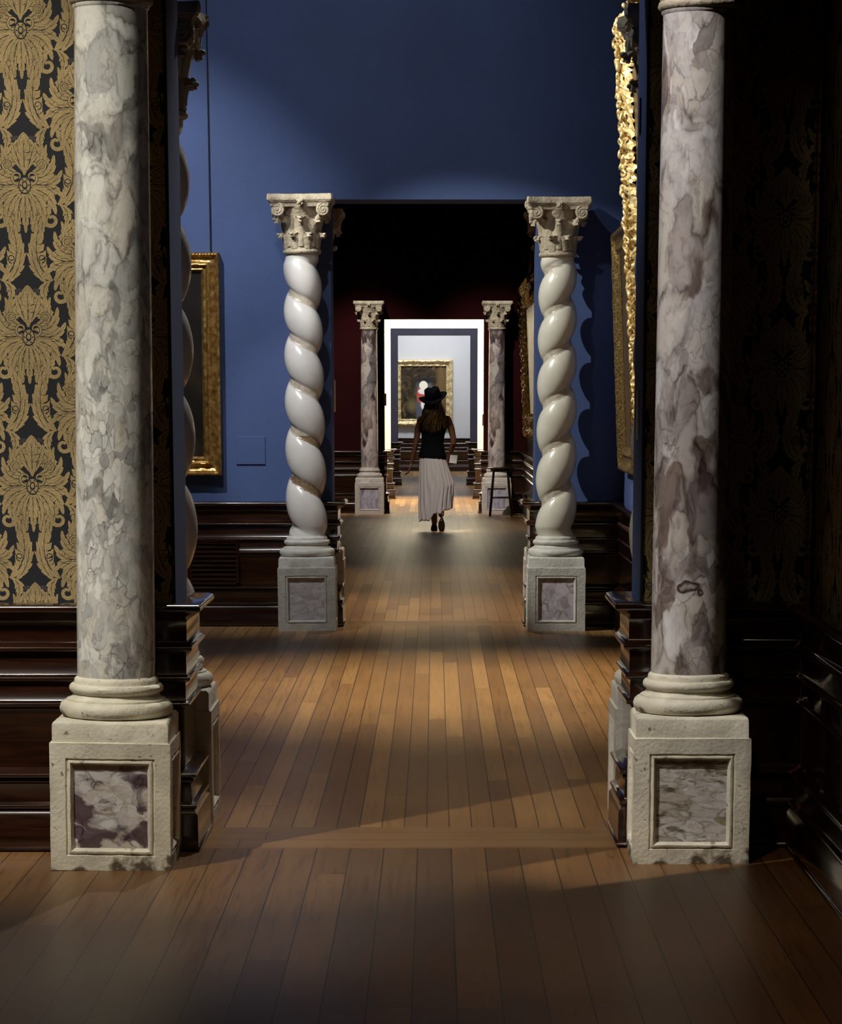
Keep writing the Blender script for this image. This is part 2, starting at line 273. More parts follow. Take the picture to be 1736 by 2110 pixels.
# ------------------------------------------------------------------ mesh helpers
class MB:
    def __init__(s): s.v = []; s.f = []; s.m = []
    def add(s, vs, fs, mi=0):
        o = len(s.v); s.v += [tuple(p) for p in vs]; s.f += [tuple(i+o for i in f) for f in fs]; s.m += [mi]*len(fs); return s
    def box(s, x0, x1, y0, y1, z0, z1, mi=0):
        vs = [(x, y, z) for z in (z0, z1) for y in (y0, y1) for x in (x0, x1)]
        return s.add(vs, [(0, 2, 3, 1), (4, 5, 7, 6), (0, 1, 5, 4), (2, 6, 7, 3), (0, 4, 6, 2), (1, 3, 7, 5)], mi)
    def lathe(s, prof, c=(0, 0, 0), seg=48, mi=0, sx=1, sy=1, cap=True):
        vs = []; n = len(prof)
        for r, z in prof:
            for k in range(seg):
                a = 2*PI*k/seg; vs.append((c[0]+r*math.cos(a)*sx, c[1]+r*math.sin(a)*sy, c[2]+z))
        fs = [(i*seg+k, i*seg+(k+1) % seg, (i+1)*seg+(k+1) % seg, (i+1)*seg+k) for i in range(n-1) for k in range(seg)]
        if cap: fs += [tuple(range(seg))[::-1], tuple((n-1)*seg+k for k in range(seg))]
        return s.add(vs, fs, mi)
    def grid(s, rows, closed=False, mi=0, caps=False):
        n = len(rows[0]); vs = [p for r in rows for p in r]
        rng = n if closed else n-1
        fs = [(i*n+k, i*n+(k+1) % n, (i+1)*n+(k+1) % n, (i+1)*n+k) for i in range(len(rows)-1) for k in range(rng)]
        if caps: fs += [tuple(range(n))[::-1], tuple((len(rows)-1)*n+k for k in range(n))]
        return s.add(vs, fs, mi)
    def tube(s, pts, rad, seg=8, mi=0, caps=True):
        pts = [Vector(p) for p in pts]; rows = []; up = None
        for i, p in enumerate(pts):
            t = (pts[min(i+1, len(pts)-1)]-pts[max(i-1, 0)]).normalized()
            if up is None: up = t.orthogonal().normalized()
            up = (up-t*up.dot(t)).normalized(); sd = t.cross(up)
            r = rad[i] if isinstance(rad, (list, tuple)) else rad
            rows.append([tuple(p+(up*math.cos(2*PI*k/seg)+sd*math.sin(2*PI*k/seg))*r) for k in range(seg)])
        return s.grid(rows, True, mi, caps)
    def ball(s, c, r, mi=0, seg=12, sc=(1, 1, 1), rot=None):
        rows = []; n = seg//2+1
        for i in range(n):
            a = -PI/2+PI*i/(n-1); row = []
            for k in range(seg):
                b = 2*PI*k/seg; p = Vector((math.cos(a)*math.cos(b)*r*sc[0], math.cos(a)*math.sin(b)*r*sc[1], math.sin(a)*r*sc[2]))
                if rot: p = rot @ p
                row.append(tuple(p+Vector(c)))
            rows.append(row)
        return s.grid(rows, True, mi)
    def build(s, name, mats, parent=None, smooth=True, angle=40, bevel=0):
        me = bpy.data.meshes.new(name); me.from_pydata(s.v, [], s.f)
        if not isinstance(mats, (list, tuple)): mats = [mats]
        for m in mats: me.materials.append(m)
        me.polygons.foreach_set('material_index', s.m)
        bm = bmesh.new(); bm.from_mesh(me); bmesh.ops.remove_doubles(bm, verts=bm.verts, dist=1e-5)
        bmesh.ops.recalc_face_normals(bm, faces=bm.faces); bm.to_mesh(me); bm.free()
        if smooth:
            me.polygons.foreach_set('use_smooth', [True]*len(me.polygons)); me.set_sharp_from_angle(angle=math.radians(angle))
        o = bpy.data.objects.new(name, me); C.objects.link(o)
        if parent: o.parent = parent
        if bevel:
            b = o.modifiers.new('bevel', 'BEVEL'); b.width = bevel; b.segments = 2; b.limit_method = 'ANGLE'
        return o
def tag(o, label=None, cat=None, group=None, kind=None):
    if label: o['label'] = label
    if cat: o['category'] = cat
    if group: o['group'] = group
    if kind: o['kind'] = kind
    return o
def thing(name, label, cat, loc=(0, 0, 0), rz=0, group=None, tilt=(0, 0)):
    o = bpy.data.objects.new(name, None); C.objects.link(o); o.empty_display_size = .1
    o.location = loc; o.rotation_euler = (tilt[0], tilt[1], rz); return tag(o, label, cat, group)
def struct(o): o['kind'] = 'structure'; return o

# ------------------------------------------------------------------ damask pattern (polygons woven on the cloth, part of the wall's mesh)
def bez(p0, p1, p2, t):
    return ((1-t)**2*p0[0]+2*t*(1-t)*p1[0]+t*t*p2[0], (1-t)**2*p0[1]+2*t*(1-t)*p1[1]+t*t*p2[1])
def leaf2d(out, p0, p1, p2, wd, teeth, m=1, z=1.0, fat=.42, vein=True, gap=1.3):
    if gap and m == 1: leaf2d(out, p0, p1, p2, wd+gap*2, teeth, 0, z-.04, fat, False, 0)
    n = teeth*5; L = []; R = []; Mi = []
    for i in range(n+1):
        t = i/n; x, y = bez(p0, p1, p2, t)
        x2, y2 = bez(p0, p1, p2, min(1, t+.01)); x1, y1 = bez(p0, p1, p2, max(0, t-.01))
        dx, dy = x2-x1, y2-y1; l = math.hypot(dx, dy) or 1; nx, ny = -dy/l, dx/l
        env = (min(1, t/fat)**.7)*(max(0, 1-max(0, t-fat)/(1-fat))**.75) if t > 0 else .12
        saw = 1-(i % 5)/5*.0
        ph = (t*teeth) % 1; saw = .58+.42*(ph**.6 if ph < .8 else (1-ph)*5*.87)
        wv = wd/2*env*saw+.6
        bx, by = dx/l*wv*.45*ph, dy/l*wv*.45*ph
        if t >= .985: wv = .3; bx = by = 0
        Mi.append((x, y)); L.append((x+nx*wv+bx, y+ny*wv+by)); R.append((x-nx*wv+bx, y-ny*wv+by))
    out.append((m, z, L, Mi)); out.append((m, z, Mi, R))
    if vein:
        a = int(n*.18); b = int(n*.8)
        V1 = []; V2 = []
        for i in range(a, b+1):
            k = (i-a)/(b-a); ww = wd*.018*(1-k)+.25
            dx = L[i][0]-R[i][0]; dy = L[i][1]-R[i][1]; l = math.hypot(dx, dy) or 1
            V1.append((Mi[i][0]+dx/l*ww, Mi[i][1]+dy/l*ww)); V2.append((Mi[i][0]-dx/l*ww, Mi[i][1]-dy/l*ww))
        out.append((2, z+.5, V1, V2))
        for k in range(1, teeth):
            i = int(n*(k/teeth)); 
            if i >= b or i <= a: continue
            j = min(n, i+4)
            for E in (L, R):
                mx, my = Mi[i]; ex, ey = Mi[j][0]+(E[j][0]-Mi[j][0])*.55, Mi[j][1]+(E[j][1]-Mi[j][1])*.55
                dx, dy = ex-mx, ey-my; l = math.hypot(dx, dy) or 1; q = .32
                out.append((2, z+.5, [(mx-dy/l*q, my+dx/l*q), (ex, ey)], [(mx+dy/l*q, my-dx/l*q), (ex+.1, ey+.1)]))
def scroll2d(out, c, r, a0, turns, wd, sgn=1, m=1, z=1.2):
    A = []; B = []; n = 26
    for i in range(n+1):
        t = i/n; a = a0+sgn*turns*2*PI*t; rr = r*(1-.72*t); w_ = wd*(1-.45*t)/2
        A.append((c[0]+math.cos(a)*(rr+w_), c[1]+math.sin(a)*(rr+w_))); B.append((c[0]+math.cos(a)*(rr-w_), c[1]+math.sin(a)*(rr-w_)))
    out.append((m, z, A, B))
def disc2d(out, c, rx, ry, m=1, z=1.4, n=14):
    A = []; B = []
    for i in range(n//2+1):
        a = PI*i/(n//2); A.append((c[0]+rx*math.cos(a), c[1]+ry*math.sin(a))); B.append((c[0]+rx*math.cos(a), c[1]-ry*math.sin(a)))
    out.append((m, z, A, B))
def motif():
    o = []
    for s in (1, -1):
        q = lambda x, y: (s*x, y)
        # stems running between the medallions
        leaf2d(o, q(52, -192), q(-4, -150), q(38, -58), 44, 8, z=1.0)
        leaf2d(o, q(40, -196), q(4, -168), q(12, -104), 24, 6, z=1.3)
        leaf2d(o, q(56, -188), q(84, -160), q(62, -108), 30, 6, z=1.1)
        leaf2d(o, q(58, -194), q(104, -200), q(104, -246), 30, 6, z=.9)
        leaf2d(o, q(48, -192), q(22, -206), q(40, -238), 22, 4, z=1.4)
        leaf2d(o, q(66, -206), q(92, -222), q(84, -262), 20, 5, z=1.5)
        scroll2d(o, q(66, -222), 17, PI/2, 1.15, 10, -s, z=1.8)
        scroll2d(o, q(30, -148), 9, -PI/2, 1.1, 2.2, s, m=2, z=2.2)
        scroll2d(o, q(82, -92), 14, -PI/2, 1.1, 8, s, z=1.6)
        leaf2d(o, q(66, -106), q(100, -92), q(116, -52), 24, 5, z=1.3)
        leaf2d(o, q(60, -140), q(86, -116), q(72, -74), 20, 5, z=1.2)
        leaf2d(o, q(74, -104), q(98, -116), q(116, -98), 18, 4, z=1.2)
        # crown and sprays of the medallion
        leaf2d(o, q(10, -6), q(50, 6), q(80, -30), 28, 5, z=1.9)
        leaf2d(o, q(10, 2), q(60, -16), q(76, 26), 28, 5, z=2.0)
        leaf2d(o, q(12, 12), q(58, 2), q(60, 56), 28, 5, z=2.1)
        leaf2d(o, q(10, -12), q(54, -12), q(62, -62), 30, 5, z=2.1)
        leaf2d(o, q(12, 20), q(48, 22), q(36, 74), 24, 5, z=2.2)
        leaf2d(o, q(6, -16), q(38, -30), q(38, -84), 28, 5, z=2.3)
        leaf2d(o, q(6, 26), q(14, 54), q(24, 80), 22, 4, z=2.3)
        leaf2d(o, q(2, -18), q(20, -48), q(14, -92), 20, 5, z=2.4)
        scroll2d(o, q(34, 36), 11, -PI/2, 1.2, 6, s, m=0, z=3.1); scroll2d(o, q(34, 36), 11, -PI/2, 1.2, 3.6, s, m=1, z=3.2)
        scroll2d(o, q(14, 12), 14, -PI/2, .85, 7, s, m=0, z=3.1); scroll2d(o, q(14, 12), 14, -PI/2, .85, 4.4, s, m=1, z=3.2)
        leaf2d(o, q(8, -212), q(20, -206), q(26, -222), 9, 3, m=3, z=1.0, vein=False)
        leaf2d(o, q(4, -220), q(16, -228), q(24, -240), 9, 3, m=3, z=1.0, vein=False)
    leaf2d(o, (0, 16), (0, 60), (0, 100), 34, 6, z=2.6)
    leaf2d(o, (0, -14), (0, -50), (0, -98), 26, 6, z=2.6)
    disc2d(o, (0, -4), 13, 18, m=0, z=3.25); disc2d(o, (0, -4), 11, 15, z=3.3); disc2d(o, (0, -4), 6, 9, m=2, z=3.5); disc2d(o, (0, -3), 3.4, 5, z=3.6)
    for k in range(6):
        a = k*PI/3; disc2d(o, (math.cos(a)*8.5, -4+math.sin(a)*12), 1.8, 1.8, m=2, z=3.7, n=8)
    return o
MOTIF = motif()
PX = .00167
def damask(mb, u0, u1, z0, z1, to3d, uc, zc, U=236, V=300):
    """weave the motif over u0..u1, z0..z1; uc,zc = centre of one medallion"""
    Um, Vm = U*PX, V*PX
    def cl(u, z): return (min(u1, max(u0, u)), min(z1, max(z0, z)))
    i0 = int((u0-uc)/(Um/2))-2; i1 = int((u1-uc)/(Um/2))+2
    for i in range(i0, i1+1):
        zz = zc+(Vm/2 if i % 2 else 0)
        for j in range(int((z0-zz)/Vm)-1, int((z1-zz)/Vm)+3):
            cu, cz = uc+i*Um/2, zz+j*Vm
            if cu+.2 < u0 or cu-.2 > u1 or cz+.2 < z0 or cz-.45 > z1: continue
            for m, z, A, B in MOTIF:
                Aw = [(cu+x*PX, cz+y*PX) for x, y in A]; Bw = [(cu+x*PX, cz+y*PX) for x, y in B]
                P = Aw+Bw
                if max(p[0] for p in P) < u0 or min(p[0] for p in P) > u1 or max(p[1] for p in P) < z0 or min(p[1] for p in P) > z1: continue
                Aw = [cl(*p) for p in Aw]; Bw = [cl(*p) for p in Bw]
                h = .0004+z*.0002
                mb.grid([[to3d(*p, h) for p in Aw], [to3d(*p, h) for p in Bw]], mi=m)
# ------------------------------------------------------------------ room shell
H = 6.0
def slab(name, x0, x1, y0, y1, z0, z1, front, back, side):
    mb = MB(); vs = [(x, y, z) for z in (z0, z1) for y in (y0, y1) for x in (x0, x1)]
    mb.add(vs, [(0, 1, 5, 4)], 0); mb.add(vs, [(2, 6, 7, 3)], 1)
    mb.add(vs, [(0, 4, 6, 2), (1, 3, 7, 5), (0, 2, 3, 1), (4, 5, 7, 6)], 2)
    return mb, [MAT[front], MAT[back], MAT[side]]
# floor (boards run away from the viewer; doorsills run across)
mb = MB()
YS = [(-3, 9.26, 0), (9.26, 9.72, 2), (9.72, 18.68, 1), (18.68, 19.1, 2), (19.1, 37.62, 1), (37.62, 38.06, 2), (38.06, 43, 1), (43, 43.35, 2), (43.35, 50, 1), (50, 50.4, 2), (50.4, 60.5, 1)]
for a, b, mi in YS: mb.add([(-5.3, a, 0), (1.7, a, 0), (1.7, b, 0), (-5.3, b, 0)], [(0, 1, 2, 3)], mi)
mb.add([(-5.3, -3, -.1), (1.7, -3, -.1), (1.7, 60.5, -.1), (-5.3, 60.5, -.1)], [(3, 2, 1, 0)], 0)
struct(mb.build('floor', [MAT['floor1'], MAT['floor2'], MAT['floor3']], smooth=False))
mb = MB(); mb.box(-5.3, 1.7, -3, 60.5, H, H+.1); struct(mb.build('ceiling', MAT['ceil'], smooth=False))
XR = 1.31
# cross walls: (front Y, back Y) for left and right pier, opening x0,x1,top, materials
def crosswall(tagname, yl, yr, x0, x1, top, front, back, side, xl=-5.0, xr=1.6):
    mb, ms = slab('', xl, x0, yl[0], yl[1], 0, H, front, back, side)
    if front == 'dam0':
        ms += [MAT['dam1'], MAT['dam2'], MAT['dam3']]
        t = MB(); damask(t, -2.3, x0-.012, .862, 3.6, lambda u, z, h: (u, yl[0]-h, z), -1.378, .862+.405)
        mb.add(t.v, t.f, 0); k = len(t.m); mb.m[-k:] = [m+2 if m else 0 for m in t.m]
    struct(mb.build('wall_'+tagname+'_left', ms, smooth=False))
    mb, ms = slab('', x1, xr, yr[0], yr[1], 0, H, front, back, side)
    if front == 'dam0':
        ms += [MAT['dam1'], MAT['dam2'], MAT['dam3']]
        t = MB(); damask(t, x1+.012, XR, .862, 3.6, lambda u, z, h: (u, yr[0]-h, z), .803, .862+.30)
        mb.add(t.v, t.f, 0); k = len(t.m); mb.m[-k:] = [m+2 if m else 0 for m in t.m]
    struct(mb.build('wall_'+tagname+'_right', ms, smooth=False))
    mb, ms = slab('', x0, x1, min(yl[0], yr[0]), max(yl[1], yr[1]), top, H, front, back, side)
    struct(mb.build('wall_'+tagname+'_above_opening', ms, smooth=False))
crosswall('damask', (9.25, 9.66), (9.34, 9.72), -.893, .718, 3.3, 'dam0', 'blue', 'blue')
crosswall('blue', (18.68, 19.1), (18.68, 19.1), -.705, .70, 2.895, 'blue', 'red', 'blue')
crosswall('red', (37.62, 38.06), (37.62, 38.06), -.693, .693, 2.66, 'red', 'white', 'red')
crosswall('white', (43, 43.35), (43, 43.35), -.69, .69, 2.67, 'white', 'slate', 'slate')
crosswall('slate', (50, 50.4), (50, 50.4), -.67, .67, 2.73, 'slate', 'pale', 'slate')
def sidewall(name, x0, x1, y0, y1, m):
    mb = MB(); mb.box(x0, x1, y0, y1, 0, H); struct(mb.build(name, MAT[m], smooth=False))
# right side walls of the rooms
mb = MB(); mb.box(XR, 1.6, -3, 9.34, 0, H)
t = MB(); damask(t, 4.5, 9.24, .862, 3.6, lambda u, z, h: (XR-h, u, z), 9.14, 1.27)
mb.add(t.v, t.f, 0); k = len(t.m); mb.m[-k:] = list(t.m)
struct(mb.build('wall_right_damask', [MAT['dam0'], MAT['dam1'], MAT['dam2'], MAT['dam3']], smooth=False))
sidewall('wall_right_blue', XR, 1.6, 9.72, 18.68, 'blue')
sidewall('wall_right_red', 1.27, 1.6, 19.1, 37.62, 'red')
sidewall('wall_right_white', 1.4, 1.6, 38.06, 43, 'white')
sidewall('wall_right_slate', 1.4, 1.6, 43.35, 50, 'slate')
sidewall('wall_right_pale', 1.4, 1.6, 50.4, 60, 'pale')
sidewall('wall_left_damask', -5.2, -5.0, -3, 9.25, 'dam0')
sidewall('wall_left_blue', -3.8, -3.6, 9.66, 18.68, 'blue')
sidewall('wall_left_red', -3.2, -3.0, 19.1, 37.62, 'red')
sidewall('wall_left_white', -2.2, -2.0, 38.06, 43, 'white')
sidewall('wall_left_slate', -2.2, -2.0, 43.35, 50, 'slate')
sidewall('wall_left_pale', -2.2, -2.0, 50.4, 60, 'pale')
sidewall('wall_back', -5.2, 1.6, 60, 60.3, 'pale')
sidewall('wall_behind', -5.2, 1.6, -3.2, -3, 'dam0')
# ------------------------------------------------------------------ wainscot: one moulded profile run along each pier
def bead(h, out, r, n=7, a0=-80, a1=80):
    return [(out+r*math.cos(math.radians(a0+(a1-a0)*k/(n-1))), h+r*math.sin(math.radians(a0+(a1-a0)*k/(n-1)))) for k in range(n)]
PROF = [(.075, 0)]+bead(.011, .070, .008, 5)+[(.070, .128), (.061, .138)]+bead(.158, .057, .010)+[(.050, .174), (.046, .235)]+bead(.247, .048, .008, 6)+bead(.267, .058, .009)+[(.045, .280), (.026, .292), (.025, .49), (.030, .500)]+bead(.512, .037, .009)+[(.032, .527), (.032, .588)]+bead(.602, .041, .009)+[(.036, .618), (.035, .690)]+bead(.706, .048, .010)+[(.044, .720), (.039, .735), (.039, .798), (.046, .808), (.062, .818)]+bead(.846, .078, .014, 9)+[(.070, .863), (0, .863)]
def extrude(path, prof, closed=False):
    P = [Vector(p) for p in path]; n = len(P); rows = []
    for i, p in enumerate(P):
        def nrm(a, b): d = (b-a).normalized(); return Vector((d.y, -d.x))
        if i == 0: m = nrm(P[0], P[1]); k = 1
        elif i == n-1: m = nrm(P[-2], P[-1]); k = 1
        else:
            a = nrm(P[i-1], p); b = nrm(p, P[i+1]); m = (a+b).normalized(); k = 1/max(.2, m.dot(a))
        rows.append([(p.x+m.x*o*k, p.y+m.y*o*k, h) for o, h in prof])
    return rows
tn = 0
def trim(path, prof=PROF, mat='wood', extra=None):
    global tn; tn += 1
    mb = MB(); mb.grid(extrude(path, prof))
    if extra: extra(mb)
    return struct(mb.build('trim_%d' % tn, MAT[mat], angle=50))
def stiles(mb):
    y = 9.05
    while y > 4:
        mb.box(XR-.042, XR-.02, y-.045, y+.045, .285, .50); mb.box(XR-.046, XR-.03, y-.05, y+.05, .525, .59)
        y -= .42
trim([(-5, 9.25), (-.893, 9.25), (-.893, 9.66), (-3.6, 9.66), (-3.6, 14)])
trim([(XR, 14), (XR, 9.72), (.718, 9.72), (.718, 9.34), (XR, 9.34), (XR, -3)], extra=stiles)
trim([(-3.6, 14), (-3.6, 18.68), (-.705, 18.68), (-.705, 19.1), (-3, 19.1), (-3, 28)])
trim([(1.27, 28), (1.27, 19.1), (.70, 19.1), (.70, 18.68), (XR, 18.68), (XR, 14)])
trim([(-3, 28), (-3, 37.62), (-.693, 37.62), (-.693, 38.06), (-2, 38.06), (-2, 40)])
trim([(1.4, 40), (1.4, 38.06), (.693, 38.06), (.693, 37.62), (1.27, 37.62), (1.27, 28)])
sc = [(o, h*.92) for o, h in PROF]
trim([(-2, 40), (-2, 43), (-.69, 43), (-.69, 43.35), (-2, 43.35), (-2, 47)], sc)
trim([(1.4, 47), (1.4, 43.35), (.69, 43.35), (.69, 43), (1.4, 43), (1.4, 40)], sc)
trim([(-2, 47), (-2, 50), (-.67, 50), (-.67, 50.4), (-2, 50.4), (-2, 55)], sc)
trim([(1.4, 55), (1.4, 50.4), (.67, 50.4), (.67, 50), (1.4, 50), (1.4, 47)], sc)
trim([(-2, 55), (-2, 60), (1.4, 60), (1.4, 55)], [(o, h*.85) for o, h in PROF])
# black cord edging on the damask beside the first opening, wooden corner bead on the right
def strip(x0, x1, y0, y1, z0, z1, m):
    global tn; tn += 1
    mb = MB(); mb.box(x0, x1, y0, y1, z0, z1); struct(mb.build('trim_%d' % tn, MAT[m], smooth=False, bevel=.002))
strip(-.905, -.893, 9.242, 9.2499, .863, 3.3, 'black')
strip(.718, .728, 9.332, 9.3399, .863, 3.3, 'black')
strip(XR-.012, XR-.0005, 9.24, 9.339, .863, 3.6, 'wood')

# ------------------------------------------------------------------ unseen spotlight body, added so its blades keep light off the right wall
def barndoor(loc, target, halfgap, dist):
    t = thing('added_barn_door_spotlight', 'black barn-door spotlight added out of view to keep light off the right wall', 'spotlight', loc, math.atan2(target[1]-loc[1], target[0]-loc[0])-PI/2)
    mb = MB(); mb.lathe([(.03, .06), (.07, .07), (.07, .20), (.05, .22)], seg=24); mb.build('lamp_housing', MAT['black'], t)
    mb = MB(); mb.tube([(0, 0, .2), (0, 0, H-loc[2])], .012, 8); mb.build('hanger', MAT['black'], t)
    for s in (-1, 1):
        mb = MB()
        for x, z0, z1 in ((s*halfgap, -1.6, -.67), (s*.0192, -.67, .06)): mb.box(min(x, x+s*.34), max(x, x+s*.34), dist, dist+.004, z0, z1)
        mb.build('added_light_blade', MAT['black'], t, smooth=False)
barndoor((-1.75, 6.87, 5.2), (.868, 9.1, 0), .038, .50)
# ------------------------------------------------------------------ columns
def jit(p, a, f=22, s=0):
    n = noise.noise_vector(Vector((p[0]*f+s, p[1]*f+s*2, p[2]*f))); return (p[0]+n.x*a, p[1]+n.y*a, p[2]+n.z*a)
def panel_ring(mb, w, z0, z1, T, d0=0, jt=0):
    """front face with a recessed, moulded panel; T maps (u, out, z) to 3D. returns inner rectangle"""
    mg = .052
    steps = [(0, 0), (mg, 0), (mg+.003, -.006), (mg+.007, -.006), (mg+.010, .000), (mg+.016, .001), (mg+.020, -.005), (mg+.025, -.012), (mg+.026, -.017)]
    rows = []
    N = 10
    for k, (ins, out) in enumerate(steps):
        a, b = -w/2+ins, w/2-ins; c, d = z0+ins*(.95 if k else 0), z1-ins*(.95 if k else 0)
        ring = []
        for (u0, zz0), (u1, zz1) in (((a, c), (b, c)), ((b, c), (b, d)), ((b, d), (a, d)), ((a, d), (a, c))):
            for i in range(N): t = i/N; ring.append(T(u0+(u1-u0)*t, out, zz0+(zz1-zz0)*t))
        rows.append(ring)
    mb.grid(rows, True)
    ins = steps[-1][0]; return -w/2+ins, w/2-ins, z0+ins*.95, z1-ins*.95
def pedestal(root, w, d, stone, inset, seed=0, hole=True, h0=.427):
    """local origin: centre of the front edge pushed back w/2, so the shaft axis is x=y=0"""
    yf = -w/2; yb = yf+d; e = .001
    p = MB(); w2 = w/2
    fr = panel_ring(p, w, .0, h0, lambda u, o, z: (u, yf-o, z))
    sd = d
    L = panel_ring(p, sd, .0, h0, lambda u, o, z: (-w2-o, (yf+yb)/2-u, z))
    R = panel_ring(p, sd, .0, h0, lambda u, o, z: (w2+o, (yf+yb)/2+u, z))
    p.add([(-w2, yb, 0), (w2, yb, 0), (w2, yb, h0), (-w2, yb, h0)], [(0, 1, 2, 3)])
    p.add([(-w2, yf, h0), (w2, yf, h0), (w2, yb, h0), (-w2, yb, h0)], [(0, 1, 2, 3)])
    p.v = [jit(v, .0022, 45, seed) if v[2] > .002 else v for v in p.v]
    ped = p.build('pedestal', MAT[stone], root, angle=35)
    q = MB(); w3 = w2-.008; rows = []
    for z, k in ((h0-.004, -.006), (h0+.004, .0), (h0+.062, .0), (h0+.069, .003), (h0+.074, .010)):
        ring = []; a = w3-k
        cs = [(-a, yf+w2-a), (a, yf+w2-a), (a, yb-.002), (-a, yb-.002)]
        for (x0, y0), (x1, y1) in zip(cs, cs[1:]+cs[:1]):
            for i in range(8): t = i/8; ring.append((x0+(x1-x0)*t, y0+(y1-y0)*t, z))
        rows.append(ring)
    q.grid(rows, True, caps=True); q.v = [jit(v, .0025, 45, seed+3) for v in q.v]
    q.build('plinth', MAT[stone], root, angle=35)
    pn = MB()
    pn.add([(fr[0]-e, yf+.016, fr[2]-e), (fr[1]+e, yf+.016, fr[2]-e), (fr[1]+e, yf+.016, fr[3]+e), (fr[0]-e, yf+.016, fr[3]+e)], [(0, 1, 2, 3)])
    pn.add([(fr[0]-e, yf+.022, fr[2]-e), (fr[1]+e, yf+.022, fr[2]-e), (fr[1]+e, yf+.022, fr[3]+e), (fr[0]-e, yf+.022, fr[3]+e)], [(3, 2, 1, 0)])
    pn.build('inset_panel', MAT[inset], ped, smooth=False)
    for s, rr in ((-1, L), (1, R)):
        cy = (yf+yb)/2; x = s*(w2-.016); x2 = s*(w2-.022); t = MB()
        for xx in (x, x2): t.add([(xx, cy+rr[0], rr[2]), (xx, cy+rr[1], rr[2]), (xx, cy+rr[1], rr[3]), (xx, cy+rr[0], rr[3])], [(0, 1, 2, 3)])
        t.build('inset_panel', MAT[inset], ped, smooth=False)
    return h0+.074
def base(root, z, r, stone, seed=0):
    """attic base: big torus, scotia, small torus, collar"""
    k = r/.13
    pr = [(.150, 0), (.178, .003), (.187, .014), (.190, .027), (.186, .042), (.176, .051), (.166, .053), (.165, .059), (.158, .060), (.148, .066), (.144, .076), (.146, .080), (.152, .083), (.157, .090), (.157, .100), (.151, .108), (.141, .110), (.140, .118), (.139, .126), (.134, .131), (.128, .136)]
    mb = MB(); mb.lathe([(a*k, b) for a, b in pr], (0, 0, z), 56); mb.v = [jit(v, .0012, 30, seed) for v in mb.v]
    mb.build('base', MAT[stone], root, angle=38); return z+.134
